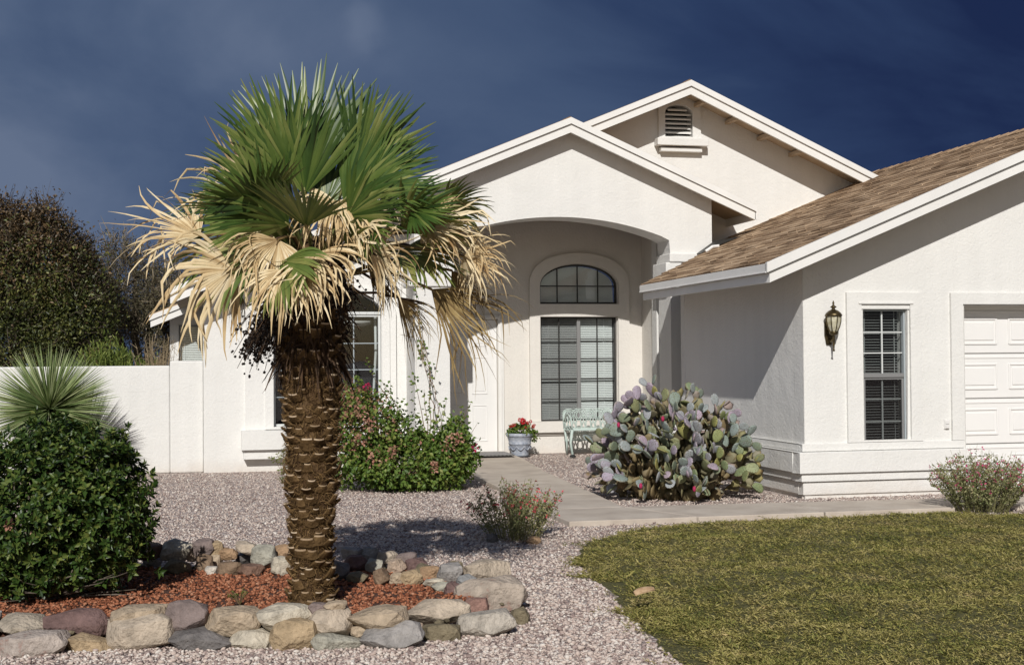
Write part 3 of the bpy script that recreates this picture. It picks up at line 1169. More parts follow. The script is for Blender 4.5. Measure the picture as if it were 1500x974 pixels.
# porch pillar caps
for x0, x1, s in ((6.236, 6.848, 1), (2.648, 3.115, -1)):
    mb = MB()
    a = .03
    mb.box(x0 - a, x1 + (a if s < 0 else .004), P_ - .055, P_ + .52, 2.812, 2.935)
    mb.box(x0 - .078, x1 + (.07 if s < 0 else .002), P_ - .032, P_ + .535, 2.46, 2.811)
    part('pillar_cap', mb, ST, house, bevel=.014)

# --- gable vent
vent = None
mb = MB()
o_ = [(6.345, 4.66), (6.993, 4.66), (6.993, 5.17), (6.656, 5.32), (6.345, 5.19)]
mb.prism(o_, Mw - .05, Mw + .02, [[(6.445, 4.695), (6.871, 4.695), (6.871, 5.04)] + arch_pts(6.658, .213, 5.04, .127, 12, True)[1:-1] + [(6.445, 5.04)]])
vent = part('gable_vent', mb, ST, house, bevel=.008)
mb = MB()
mb.box(6.289, 7.065, Mw - .17, Mw + .02, 4.55, 4.658)
mb.box(6.36, 6.99, Mw - .11, Mw + .02, 4.468, 4.53)
part('vent_sill', mb, ST, vent, bevel=.008)
mb = MB()
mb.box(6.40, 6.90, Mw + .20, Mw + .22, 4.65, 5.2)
part('vent_shade_panel', mb, M['dark'], vent)  # near-black panel painted as the shade behind the louvers
for i in range(7):
    z = 4.705 + i * .066
    w = .211 if z < 5.0 else .211 * math.sqrt(max(.05, 1 - ((z + .03 - 5.04) / .127) ** 2))
    mb = MB()
    mb.add([(6.658 - w, Mw + .015, z), (6.658 + w, Mw + .015, z), (6.658 + w, Mw + .12, z + .042), (6.658 - w, Mw + .12, z + .042),
            (6.658 - w, Mw + .015, z - .022), (6.658 + w, Mw + .015, z - .022), (6.658 + w, Mw + .12, z + .030), (6.658 - w, Mw + .12, z + .030)],
           [(0, 1, 2, 3), (7, 6, 5, 4), (4, 5, 1, 0), (5, 6, 2, 1), (6, 7, 3, 2), (7, 4, 0, 3)])
    part('louver', mb, PA, vent)


# --- roofs, fascias
def chevron(xa, xp, xb, f, t0, t1):
    """band between t0 and t1 below the roof line f, from xa over the ridge xp to xb"""
    return [(xa, f(xa) - t0), (xa, f(xa) - t1), (xp, f(xp) - t1), (xb, f(xb) - t1), (xb, f(xb) - t0), (xp, f(xp) - t0)][::1]


def gable_roof(name, xa, xp, xb, f, y0, y1, yb=None, xl=None):
    mb = MB()
    mb.prism(chevron(xa, xp, xb, f, 0, .06), y0 + .01, y1)
    r = part(name, mb, M['shingle'], house)
    mb = MB()
    mb.prism(chevron(xa + .02, xp, xb - .02, f, .064, .10), y0 + .045, y1)
    part('soffit', mb, M['soffit'], r)
    mb = MB()
    mb.prism(chevron(xa, xp, xb, f, .008, .092), y0 - .03, y0 + .012)
    part('rake_trim', mb, PA, r, bevel=.004)
    mb = MB()
    mb.prism(chevron(xa, xp, xb, f, .098, .208), y0, y0 + .04)
    part('rake_board', mb, PA, r, bevel=.004)
    return r


main_roof = gable_roof('main_roof', -.50, 6.656, 11.6, zM, 17.65, 27.2)
mb = MB()   # the roof reaches further left over the set-back corner
mb.prism([(-.97, zM(-.97)), (-.97, zM(-.97) - .06), (-.49, zM(-.49) - .06), (-.49, zM(-.49))], BW - .5, 27.2)
part('roof_extension', mb, M['shingle'], main_roof)
mb = MB()
mb.prism([(-.97, zM(-.97) - .01), (-.97, zM(-.97) - .092), (1.0, zM(1) - .10), (1.0, zM(1) - .064)], BW - .53, BW - .48)
mb.prism([(-.95, zM(-.95) - .10), (-.95, zM(-.95) - .21), (1.0, zM(1) - .21), (1.0, zM(1) - .104)], BW - .50, BW - .46)
part('rake_board', mb, PA, main_roof)
porch_roof = gable_roof('porch_roof', 2.10, 4.744, 7.393, zP, P_ - .27, 18.7)
# lookouts under the right-hand rake of the big gable
for x in (6.92, 7.42, 7.92, 8.42):
    z = zM(x) - .10
    mb = MB()
    mb.box(x - .035, x + .035, Mw - .40, Mw + .02, z - .075, z - .02)
    part('lookout', mb, M['soffit'], main_roof)
# eaves of the porch roof
mb = MB()
mb.box(7.385, 7.42, P_ - .27, Mw + .1, zP(7.393) - .20, zP(7.393) - .01)
part('eave_board', mb, PA, porch_roof)
mb = MB()
mb.box(2.075, 2.10, P_ - .27, Mw + .1, zP(2.10) - .20, zP(2.10) - .01)
part('eave_board', mb, PA, porch_roof)

# garage roof
GY0 = 12.4
mb = MB()
poly = [(GX0, GY0 + .01), (GX0, 16.42), (6.80, 17.40), (6.86, 18.3), (GXR, 21), (GXR, GY0 + .01)]
n = len(poly)
mb.add([(x, y, zG(x) - .002) for x, y in poly] + [(x, y, zG(x) - .06) for x, y in poly],
       [tuple(range(n - 1, -1, -1)), tuple(range(n, 2 * n))] + [(i, (i + 1) % n, n + (i + 1) % n, n + i) for i in range(n)])
xr = 2 * GXR - GX0
mb.add([(GXR, GY0 + .01, zG(GXR) - .002), (xr, GY0 + .01, zG(xr) - .002), (xr, 21, zG(xr) - .002), (GXR, 21, zG(GXR) - .002)] +
       [(GXR, GY0 + .01, zG(GXR) - .06), (xr, GY0 + .01, zG(xr) - .06), (xr, 21, zG(xr) - .06), (GXR, 21, zG(GXR) - .06)],
       [(0, 1, 2, 3), (7, 6, 5, 4), (4, 5, 1, 0), (1, 5, 6, 2), (2, 6, 7, 3)])
garage_roof = part('garage_roof', mb, M['shingle'], house)
mb = MB()
mb.prism(chevron(GX0 + .03, GXR, xr - .03, zG, .064, .10), GY0 + .045, 16.4)
part('soffit', mb, M['soffit'], garage_roof)
mb = MB()
mb.prism(chevron(GX0 - .005, GXR, xr, zG, -.012, .088), GY0 - .035, GY0 + .012)
part('rake_trim', mb, PA, garage_roof, bevel=.004)
mb = MB()
mb.prism(chevron(GX0 + .035, GXR, xr - .035, zG, .096, .203), GY0, GY0 + .04)
part('rake_board', mb, PA, garage_roof, bevel=.004)
mb = MB()
mb.prism(chevron(GX0 - .005, GXR, xr, zG, .0885, .0945), GY0 - .02, GY0 + .02)
part('rake_groove', mb, M['metalflash'], garage_roof)
mb = MB()   # eave: drip metal over a fascia board, along the left side of the wing
z = zG(GX0)
mb.box(GX0 - .005, GX0 + .03, GY0 - .002, 16.42, z - .082, z + .0)
mb.box(GX0 - .012, GX0 + .0, GY0 - .002, 16.42, z - .094, z - .080)
part('drip_edge', mb, PA, garage_roof, bevel=.003)
mb = MB()
mb.box(GX0 + .035, GX0 + .07, GY0 + .042, 16.4, z - .19, z - .096)
part('eave_board', mb, PA, garage_roof, bevel=.004)
mb = MB()   # dark wedge painted as shade at the roof step by the porch wall, and its little white diverter
mb.add([(6.60, 17.36, zG(6.60) + .03), (6.86, 17.36, zG(6.86) + .10), (7.25, 17.36, zG(7.25) + .012), (6.60, 17.2, zG(6.60) + .02), (6.86, 17.2, zG(6.86) + .03), (7.25, 17.25, zG(7.25) + .01)],
       [(0, 1, 4, 3), (1, 2, 5, 4), (3, 4, 1, 0), (4, 5, 2, 1)])
part('step_shade_wedge', mb, M['bronze'], garage_roof)
mb = MB()
mb.tube([(6.62, 17.05, zG(6.62) + .03), (6.72, 17.05, zG(6.72) + .055), (6.80, 17.0, zG(6.8) + .03)], .022, 7)
part('roof_diverter', mb, M['plastic'], garage_roof)
mb = MB()   # white flashing up the big gable wall
mb.add([(x, Mw - .006, zG(x) + h) for x in (7.0, 9.6) for h in (.01, .045)], [(0, 2, 3, 1)])
part('wall_flashing', mb, M['paint'], garage_roof)

SL = math.sqrt(1 + .412 ** 2)


def shingle_mesh(w, k):
    """local: x along the eave, y up the slope, butt edge at y=0"""
    mb = MB()
    L = .20
    j = .012
    a = [(-w / 2, R.uniform(-j, j), 0), (w / 2, R.uniform(-j, j), 0), (w / 2, L, 0), (-w / 2, L, 0)]
    t = R.uniform(.009, .018)
    b = [(-w / 2 + .002, a[0][1] + .001, t), (w / 2 - .002, a[1][1] + .001, t), (w / 2, L, .002), (-w / 2, L, .002)]
    mb.add(a + b, [(4, 5, 6, 7), (0, 1, 5, 4), (1, 2, 6, 5), (3, 0, 4, 7)])
    return mb


def build_shingles():
    ws = [.24, .27, .30, .33, .36]
    mbs = [shingle_mesh(w, i) for i, w in enumerate(ws)]
    meshes = [m_.mesh('shingle', M['shingle']) for m_ in mbs]
    items = []
    rows = 36
    for r in range(rows):
        s = .02 + r * .14
        x = GX0 + s / SL
        if x > GXR - .05:
            break
        y = GY0 - .01 + R.uniform(-.2, 0)
        # back edge of this row
        t = x
        yb = 16.42 + (x - GX0) * (17.40 - 16.42) / (6.80 - GX0) if x < 6.80 else 18.2 if x < 9.2 else 19.5
        while y < yb:
            i = R.randrange(5)
            w = ws[i]
            y0 = max(y, GY0 + .0)
            y1 = min(y + w, yb)
            if y1 - y0 > .05:
                items.append((y0, y1, x, r, i, w))
            y += w + .010
    mats = []
    for y0, y1, x, r, i, w in items:
        e = Vector((1, 0, .412)) / SL
        nrm = Vector((-.412, 0, 1)) / SL
        along = Vector((0, -1, 0))
        c = Vector((x, (y0 + y1) / 2, zG(x))) + nrm * (.001 + R.uniform(0, .003))
        sc = (y1 - y0) / w
        m = Matrix(((along.x * sc, e.x, nrm.x, c.x), (along.y * sc, e.y, nrm.y, c.y), (along.z * sc, e.z, nrm.z, c.z), (0, 0, 0, 1)))
        mats.append((m, i, c.length))
    eye = Vector((0, 0, EYE))
    vis = sorted(range(len(mats)), key=lambda k: (mats[k][0].translation - eye).length)
    T = Matrix.Translation(-HO)
    for k in vis[:300]:
        put('shingle', meshes[mats[k][1]], garage_roof, mat4=T @ mats[k][0])
    mb = MB()
    for k in vis[300:]:
        m, i, _ = mats[k]
        mb.add([m @ Vector(v) for v in mbs[i].v], mbs[i].f)
    part('shingles', mb, M['shingle'], garage_roof, kind='stuff')
    # ridge caps
    y = GY0
    mbc = MB()
    w = .16
    mbc.add([(-w, 0, -w * .412 + .022), (0, 0, .030), (w, 0, -w * .412 + .022), (-w, .3, -w * .412 + .008), (0, .3, .016), (w, .3, -w * .412 + .008),
             (-w, 0, -w * .412 + .002), (0, 0, .01), (w, 0, -w * .412 + .002)], [(0, 1, 4, 3), (1, 2, 5, 4), (6, 7, 1, 0), (7, 8, 2, 1), (6, 0, 3), (2, 8, 5)])
    cm = mbc.mesh('ridge_cap', M['shingle'])
    while y < 18.6:
        put('ridge_cap', cm, garage_roof, mat4=T @ Matrix.Translation((GXR, y, zG(GXR) + .004)))
        y += .2
    for rf, f, xp, y0, in ((main_roof, zM, 6.656, 17.62), (porch_roof, zP, 4.744, P_ - .30)):
        for i in range(3):
            put('ridge_cap', cm, rf, mat4=T @ Matrix.Translation((xp, y0 + .06 + .2 * i, f(xp) - .004)) @ Matrix.Scale(.62, 4))


build_shingles()


# --- windows
def frame_box(x0, x1, z0, z1, w, y0, y1):
    mb = MB()
    mb.box(x0, x0 + w, y0, y1, z0, z1)
    mb.box(x1 - w, x1, y0, y1, z0, z1)
    mb.box(x0 + w, x1 - w, y0, y1, z0, z0 + w)
    mb.box(x0 + w, x1 - w, y0, y1, z1 - w, z1)
    return mb


def quad(x0, x1, z0, z1, y, th=.006):
    mb = MB()
    mb.box(x0, x1, y, y + th, z0, z1)
    return mb


def blind(name, x0, x1, z0, z1, y, m, parent, pitch=.028, tilt=.6):
    mb = MB()
    z = z0
    while z < z1:
        c, s = .0145 * math.cos(tilt), .0145 * math.sin(tilt)
        mb.add([(x0, y - c, z - s), (x1, y - c, z - s), (x1, y + c, z + s), (x0, y + c, z + s)], [(0, 1, 2, 3)])
        z += pitch
    for x in (x0 + .12 * (x1 - x0), x0 + .88 * (x1 - x0)):
        mb.box(x - .004, x + .004, y - .016, y - .012, z0, z1)
    part(name, mb, m, parent, kind='stuff')


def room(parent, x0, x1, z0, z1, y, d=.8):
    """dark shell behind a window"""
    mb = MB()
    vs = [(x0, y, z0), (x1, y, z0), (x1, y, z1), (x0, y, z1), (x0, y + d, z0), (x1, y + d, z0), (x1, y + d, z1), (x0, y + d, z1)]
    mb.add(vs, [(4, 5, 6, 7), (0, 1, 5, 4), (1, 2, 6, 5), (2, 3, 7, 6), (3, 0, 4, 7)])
    part('unlit_room_shell', mb, M['dark'], parent)  # near-black shell painted to read as an unlit room


# narrow window of the garage wing
y = G + .04
w1 = part('window', frame_box(6.772, 7.290, .514, 1.988, .018, y, y + .06), M['paleframe'], house, bevel=.003)
mb = MB()
mb.box(6.794, 7.268, y - .012, y + .05, 1.262, 1.306)
part('meeting_rail', mb, M['greyframe'], w1, bevel=.003)
part('sash_frame', frame_box(6.795, 7.267, .537, 1.262, .022, y + .004, y + .03), M['greyframe'], w1)
xs = [6.795, 7.031, 7.267]
zs_u = [1.306, 1.524, 1.745, 1.965]
zs_l = [.56, .79, 1.03, 1.262]
for j in range(3):
    for i in range(2):
        part('pane', quad(xs[i] + .007, xs[i + 1] - .007, zs_u[j] + .006, zs_u[j + 1] - .006, y + .034), M['glass'], w1)
part('screen_pane', quad(6.817, 7.245, .559, 1.262, y + .014), M['glassdark'], w1)
mb = MB()
mb.box(7.024, 7.038, y + .024, y + .042, 1.306, 1.965)
mb.box(7.024, 7.038, y + .030, y + .046, .56, 1.262)
part('muntin', mb, M['whiteframe'], w1)
for z in zs_u[1:3] + zs_l[1:3]:
    mb = MB()
    o = .001 if z > 1.3 else .007
    mb.box(6.795, 7.267, y + .025 + o, y + .041 + o, z - .006, z + .006)
    part('muntin', mb, M['whiteframe'], w1)
blind('blind', 6.80, 7.262, .56, 1.97, y + .10, M['blindd'], w1, .030, .25)
room(w1, 6.76, 7.30, .50, 2.0, y + .05)

# big arched window of the porch: two sliding sashes below, a fanlight above
y = E_ + .06
w2 = part('window', frame_box(4.840, 6.043, .550, 2.111, .025, y, y + .06), M['bronze'], house, bevel=.003)
mb = MB()
mb.box(5.425, 5.478, y - .014, y + .03, .575, 2.086)
part('meeting_stile', mb, M['greyframe'], w2, bevel=.003)
xs = [4.865, 5.147, 5.425, 5.478, 5.755, 6.018]
zr = [.575 + (2.086 - .575) * k / 5 for k in range(6)]
for a, b, gm, oy in ((0, 2, 'glassdark', .016), (3, 5, 'glass', .036)):
    for i in range(a, b):
        for j in range(5):
            part('pane', quad(xs[i] + .006, xs[i + 1] - .006, zr[j] + .007, zr[j + 1] - .007, y + oy), M[gm], w2)
    mb = MB()
    mb.box(xs[a + 1] - .008, xs[a + 1] + .008, y + oy - .008, y + oy + .012, .575, 2.086)
    part('muntin', mb, M['bronze'], w2)
    for j in range(1, 5):
        mb = MB()
        mb.box(xs[a], xs[b], y + oy - .007, y + oy + .011, zr[j] - .009, zr[j] + .009)
        part('muntin', mb, M['bronze'], w2)
blind('blind', 4.87, 6.015, .58, 2.09, y + .10, M['blindw'], w2, .026, .9)
room(w2, 4.83, 6.05, .54, 2.12, y + .05)
fo = [(4.836, 2.315)] + WA[1:-1] + [(6.058, 2.315)]
WI = arch_pts(5.447, .585, 2.585, .302, 20)
mb = MB()
mb.prism([(4.836, 2.315), (4.836, 2.58)] + WA[1:-1] + [(6.058, 2.58), (6.058, 2.315)], y, y + .05, [[(4.862, 2.341), (4.862, 2.585)] + WI[1:-1] + [(6.032, 2.585), (6.032, 2.341)]])
w3 = part('fanlight', mb, M['bronze'], house)
mb = MB()
for x in (5.125, 5.443, 5.765):
    t = 2.585 + .302 * math.sqrt(max(0, 1 - ((x - 5.447) / .585) ** 2))
    mb.box(x - .009, x + .009, y + .004, y + .024, 2.341, t)
part('muntin', mb, M['bronze'], w3)
mb = MB()
mb.box(4.862, 6.032, y + .003, y + .023, 2.575, 2.593)
part('muntin', mb, M['bronze'], w3)
fx_ = [4.862, 5.125, 5.443, 5.765, 6.032]
for i in range(4):
    a, b = fx_[i] + .01, fx_[i + 1] - .01
    part('pane', quad(a, b, 2.343, 2.574, y + .028), M['glass'], w3)
    top = [(x, 2.585 + .300 * math.sqrt(max(0, 1 - ((x - 5.447) / .585) ** 2)) - .001) for x in [b - (b - a) * k / 6 for k in range(7)]]
    top = [(x, max(z, 2.597)) for x, z in top]
    mb = MB()
    mb.prism([(a, 2.594), (b, 2.594)] + top, y + .028, y + .034)
    part('pane', mb, M['glass'], w3)
mb = MB()
mb.prism([(4.85, 2.33), (6.045, 2.33)] + WI[::-1], y + .12, y + .125)
part('shade', mb, M['blindw'], w3)

# left window with white grilles under a dark arched transom
y = Mw + .05
w4 = part('window', frame_box(.833, 2.297, .600, 2.115, .03, y, y + .06), M['whiteframe'], house, bevel=.003)
mb = MB()
mb.box(1.535, 1.595, y - .012, y + .04, .63, 2.085)
part('meeting_stile', mb, M['whiteframe'], w4)
mb = MB()
mb.box(.833, 2.297, y - .02, y + .06, 2.116, 2.155)
part('transom_bar', mb, M['whiteframe'], w4, bevel=.004)
xs = [.863, 1.20, 1.535, 1.595, 1.93, 2.267]
zr = [.63 + (2.085 - .63) * k / 4 for k in range(5)]
for a, oy in ((0, .026), (3, .036)):
    for i in (a, a + 1):
        for j in range(4):
            part('pane', quad(xs[i] + .006, xs[i + 1] - .006, zr[j] + .006, zr[j + 1] - .006, y + oy), M['glass'], w4)
    mb = MB()
    mb.box(xs[a + 1] - .007, xs[a + 1] + .007, y + oy - .006, y + oy + .012, .63, 2.085)
    part('muntin', mb, M['paleframe'], w4)
    for j in range(1, 4):
        mb = MB()
        mb.box(xs[a], xs[a + 2], y + oy - .005, y + oy + .011, zr[j] - .006, zr[j] + .006)
        part('muntin', mb, M['paleframe'], w4)
mb = MB()
mb.prism([(.84, 2.156), (2.29, 2.156)] + arch_pts(1.565, .727, 2.156, .30, 18, True)[1:-1], y + .03, y + .036)
part('transom_pane', mb, M['glassdark'], w4)
room(w4, .82, 2.31, .58, 2.5, y + .05, 1.2)
mb = MB()   # a pale drape edge and a dish lamp inside
mb.tube([(2.24, y + .2, .6), (2.22, y + .2, 1.0), (2.255, y + .2, 1.6), (2.25, y + .2, 2.1)], .02, 6)
part('curtain', mb, M['whiteframe'], w4, smooth=True)
mb = MB()
mb.lathe([(.02, .03), (.12, .035), (.22, .07), (.26, .11), (.25, .11), (.2, .08)], 20, (2.02, y + .55, 1.93))
part('ceiling_lamp', mb, M['plastic'], w4, smooth=True)

# window of the set-back corner
y = BW + .06
w5 = part('window', frame_box(-.513, .118, 1.10, 2.098, .025, y, y + .06), M['greyframe'], house)
part('pane', quad(-.488, .093, 1.125, 2.073, y + .03), M['glass'], w5)
blind('blind', -.485, .09, 1.13, 2.07, y + .09, M['blindw'], w5, .03, .9)
room(w5, -.52, .125, 1.09, 2.11, y + .05)

# --- front door
y = E_ + .03
door = None
mb = MB()
mb.box(3.275, 4.174, y, y + .05, .085, 2.074)
door = part('front_door', mb, M['door'], house, bevel=.004)
mb = MB()
mb.box(3.27, 4.179, y - .03, y + .08, .06, .083)
part('threshold', mb, M['metalflash'], door)
for x0, x1 in ((3.40, 3.65), (3.79, 4.03)):
    for z0, z1 in ((.27, .81), (.97, 1.52), (1.68, 1.92)):
        mb = frame_box(x0, x1, z0, z1, .018, y - .008, y + .002)
        mb.box(x0 + .04, x1 - .04, y - .006, y + .002, z0 + .04, z1 - .04)
        part('panel', mb, M['door'], door, bevel=.004)
mb = MB()
mb.lathe([(.012, 0), (.012, .03), (.03, .04), (.034, .055), (.02, .075)], 14)
kn = mb.mesh('door_knob', M['brass'], True)
put('door_knob', kn, door, mat4=Matrix.Translation(Vector((3.36, y - .002, 1.0)) - HO) @ Matrix.Rotation(PI / 2, 4, 'X'))

# --- garage door: four sections, recessed, with raised panels
y = G + .20
mb = MB()
zsec = [.02, .515, 1.015, 1.51, 2.01]
mb.box(7.96, 12.86, y + .03, y + .05, .02, 2.04)
gd = part('garage_door', mb, M['door'], house)
for k in range(4):
    mb = MB()
    mb.box(7.965, 12.855, y, y + .032, zsec[k] + .006, zsec[k + 1] - .006)
    mb.box(7.965, 12.855, y - .008, y + .002, zsec[k + 1] - .055, zsec[k + 1] - .03)
    part('door_section', mb, M['door'], gd, bevel=.006)
    for i in range(8):
        x0 = 8.03 + i * .605
        mb = frame_box(x0, x0 + .47, zsec[k] + .10, zsec[k + 1] - .11, .022, y - .012, y + .003)
        mb.box(x0 + .045, x0 + .425, y - .010, y + .003, zsec[k] + .145, zsec[k + 1] - .155)
        part('panel', mb, M['door'], gd, bevel=.007)
mb = MB()
mb.box(7.967, 12.85, G + .17, G + .199, 1.99, 2.034)
part('door_header', mb, PA, house)

# ------------------------------------------------------------------ garden wall
gw = thing('garden_wall', 'low white stucco garden wall joining the left corner of the house', 'garden wall', (-3, 18.3, 0))
mb = MB()
mb.box(-14, -.528, 18.3, 18.5, 0, 1.437)
part('wall', mb, ST, gw, bevel=.02)
mb = MB()
mb.box(-.527, -.092, 18.29, 18.55, 0, 1.50)
part('pier', mb, ST, gw, bevel=.02)


# ------------------------------------------------------------------ things fixed to the house or standing by it
def build_lantern():
    t = thing('wall_lantern', 'brass coach lantern with smoky glass on the garage wall', 'wall lantern', (6.375, G, 1.8))
    O = Vector((6.375, G, 0))
    yb = G - .13     # axis of the lamp body
    mb = MB()
    mb.prism([(6.345, 1.60), (6.405, 1.60), (6.43, 1.70), (6.43, 1.84), (6.375, 1.92), (6.32, 1.84), (6.32, 1.70)], G - .018, G)
    part('backplate', mb, M['brass'], t, bevel=.004)
    mb = MB()
    mb.tube([(6.375, G - .01, 1.66), (6.375, G - .07, 1.635), (6.375, yb, 1.66), (6.375, yb, 1.72)], .014, 8)
    part('arm', mb, M['brass'], t, smooth=True)
    mb = MB()
    mb.lathe([(.004, 1.52), (.016, 1.53), (.008, 1.545), (.010, 1.58), (.016, 1.66), (.012, 1.70), (.02, 1.715)], 12, (6.375, yb, 0))
    part('tail', mb, M['brass'], t, smooth=True)
    mb = MB()
    mb.lathe([(.02, 1.70), (.05, 1.72), (.055, 1.74), (.048, 1.75)], 16, (6.375, yb, 0))
    part('cup', mb, M['brass'], t, smooth=True)
    mb = MB()
    mb.lathe([(.045, 1.75), (.070, 1.80), (.085, 1.86), (.088, 1.92), (.07, 1.925)], 8, (6.375, yb, 0))
    part('glass', mb, M['lampglass'], t)
    for k in range(8):
        a = 2 * PI * k / 8
        mb = MB()
        mb.tube([(6.375 + r * math.cos(a), yb + r * math.sin(a), z) for r, z in ((.047, 1.745), (.073, 1.80), (.088, 1.86), (.091, 1.925))], .006, 5)
        part('rib', mb, M['brass'], t)
    mb = MB()
    mb.lathe([(.098, 1.92), (.102, 1.935), (.085, 1.96), (.055, 1.985), (.022, 2.0), (.016, 2.012), (.036, 2.022), (.036, 2.03), (.014, 2.045), (.009, 2.06), (.014, 2.072), (.003, 2.10)], 16, (6.375, yb, 0))
    part('cap', mb, M['brass'], t, smooth=True)
    mb = MB()
    mb.lathe([(.01, 1.75), (.018, 1.80), (.018, 1.84), (.004, 1.86)], 10, (6.375, yb, 0))
    part('bulb', mb, M['plastic'], t, smooth=True)
    t.scale = (.88, .95, .92)


build_lantern()

t = thing('outlet_cover', 'small white cover box on the wall beside the garage door', 'outlet cover', (7.74, G, .75))
mb = MB()
mb.box(7.712, 7.772, G - .018, G, .70, .80)
part('plate', mb, M['plastic'], t, bevel=.005)
mb = MB()
mb.box(7.722, 7.762, G - .034, G - .018, .708, .748)
part('flap', mb, M['plastic'], t, bevel=.004)
mb = MB()
mb.box(7.722, 7.762, G - .028, G - .018, .754, .792)
part('flap', mb, M['plastic'], t, bevel=.004)


def build_mat():
    t = thing('doormat', 'grey doormat with scalloped dark edge before the white front door', 'doormat', (3.7, 18.6, .12))
    pts = [(3.25, 18.95), (4.2, 18.95), (4.2, 18.32)]
    n = 17
    sc = []
    for i in range(n * 4 + 1):
        x = 4.2 - .95 * i / (n * 4)
        sc.append((x, 18.32 - .035 * abs(math.sin(PI * i / 4))))
    poly = [(3.25, 18.95)] + sc[::-1] + [(4.2, 18.95)]
    k = len(poly)
    z0 = gh(3.7, 18.6) + .052
    mb = MB()
    mb.add([(x, y, z0 + .014) for x, y in poly] + [(x, y, z0) for x, y in poly], [tuple(range(k))] + [(i, k + i, k + (i + 1) % k, (i + 1) % k) for i in range(k)])
    part('edging', mb, M['matedge'], t)
    mb = MB()
    mb.box(3.28, 4.17, 18.36, 18.92, z0 + .014, z0 + .020)
    part('pile', mb, M['mat'], t)


build_mat()


def build_pot():
    X0, Y0 = 4.375, 18.72
    z0 = gh(X0, Y0) + .012
    t = thing('flower_pot', 'pale blue grey glazed pot with raised swags beside the front door', 'flower pot', (X0, Y0, z0))
    prof = [(.118, 0), (.128, .015), (.126, .03), (.142, .10), (.158, .17), (.166, .175), (.166, .188), (.160, .195), (.172, .25), (.180, .262), (.181, .28), (.196, .287), (.202, .30), (.200, .328), (.186, .335), (.176, .32), (.17, .30)]
    mb = MB()
    mb.lathe(prof, 40, (X0, Y0, z0))
    part('body', mb, M['pot'], t, smooth=True)
    for k in range(9):       # raised swags round the belly
        a0 = 2 * PI * k / 9
        mb = MB()
        pts = []
        for i in range(9):
            a = a0 + 2 * PI / 9 * i / 8
            z = .15 - .055 * math.sin(PI * i / 8)
            r = .128 + (z - .03) * .2 + .012
            pts.append((X0 + r * math.cos(a), Y0 + r * math.sin(a), z0 + z))
        mb.tube(pts, [.004, .007, .009, .010, .011, .010, .009, .007, .004], 6)
        part('swag', mb, M['pot'], t, smooth=True)
    mb = MB()
    mb.lathe([(.15, .30), (.06, .315), (.01, .318)], 24, (X0, Y0, z0))
    part('soil', mb, M['bark'], t)
    mb = MB()
    mb.lathe([(.13, -.012), (.15, -.010), (.155, .01), (.13, .004)], 24, (X0, Y0, z0))
    part('saucer', mb, M['potdark'], t)
    g = thing('geranium', 'red geranium with small green leaves growing in the glazed pot', 'geranium', (X0, Y0, z0 + .31))
    O = np.array([X0, Y0, z0 + .31])
    n = 520
    d = rand_dirs(n, -.1)
    r = NP.uniform(.6, 1, n)[:, None]
    P = O + d * r * np.array([.21, .19, .17]) + [0.02, 0, 0]
    hang = NP.uniform(0, 1, n) < .12
    P[hang] = O + np.stack([NP.normal(.19, .03, hang.sum()), NP.normal(-.05, .04, hang.sum()), NP.uniform(-.12, .04, hang.sum())], 1)
    put('foliage', leaf_mesh('foliage', P, d + NP.normal(0, .5, (n, 3)) + [0, 0, .2], d + [0, 0, .5], NP.uniform(.03, .05, n), NP.uniform(.03, .045, n), M['bushleaf'], O), g, kind='stuff')
    mb = MB()
    for k in range(14):
        a = 2 * PI * k / 14
        mb.tube([(X0, Y0, z0 + .31), (X0 + .08 * math.cos(a), Y0 + .08 * math.sin(a), z0 + .39), (X0 + .16 * math.cos(a), Y0 + .15 * math.sin(a), z0 + .43)], .004, 4)
    part('stems', mb, M['stem'], g)
    for fx, fy, fz, fr in ((.02, -.12, .20, .05), (.10, -.08, .17, .03), (-.13, -.10, .14, .026), (-.10, -.12, .15, .022), (.15, -.06, .19, .024), (.17, -.12, .12, .028), (.0, -.02, .21, .035), (.20, -.08, .14, .02), (.05, -.15, .11, .018), (-.16, -.08, .12, .018)):
        n = int(30 + fr * 900)
        c = O + [fx, fy, fz]
        d = rand_dirs(n)
        me = leaf_mesh('flower_head', c + d * fr * .55, d + NP.normal(0, .6, (n, 3)), d[:, [1, 2, 0]], fr * .55, fr * .5, M['redfl'], O)
        put('flower_head', me, g)


build_pot()


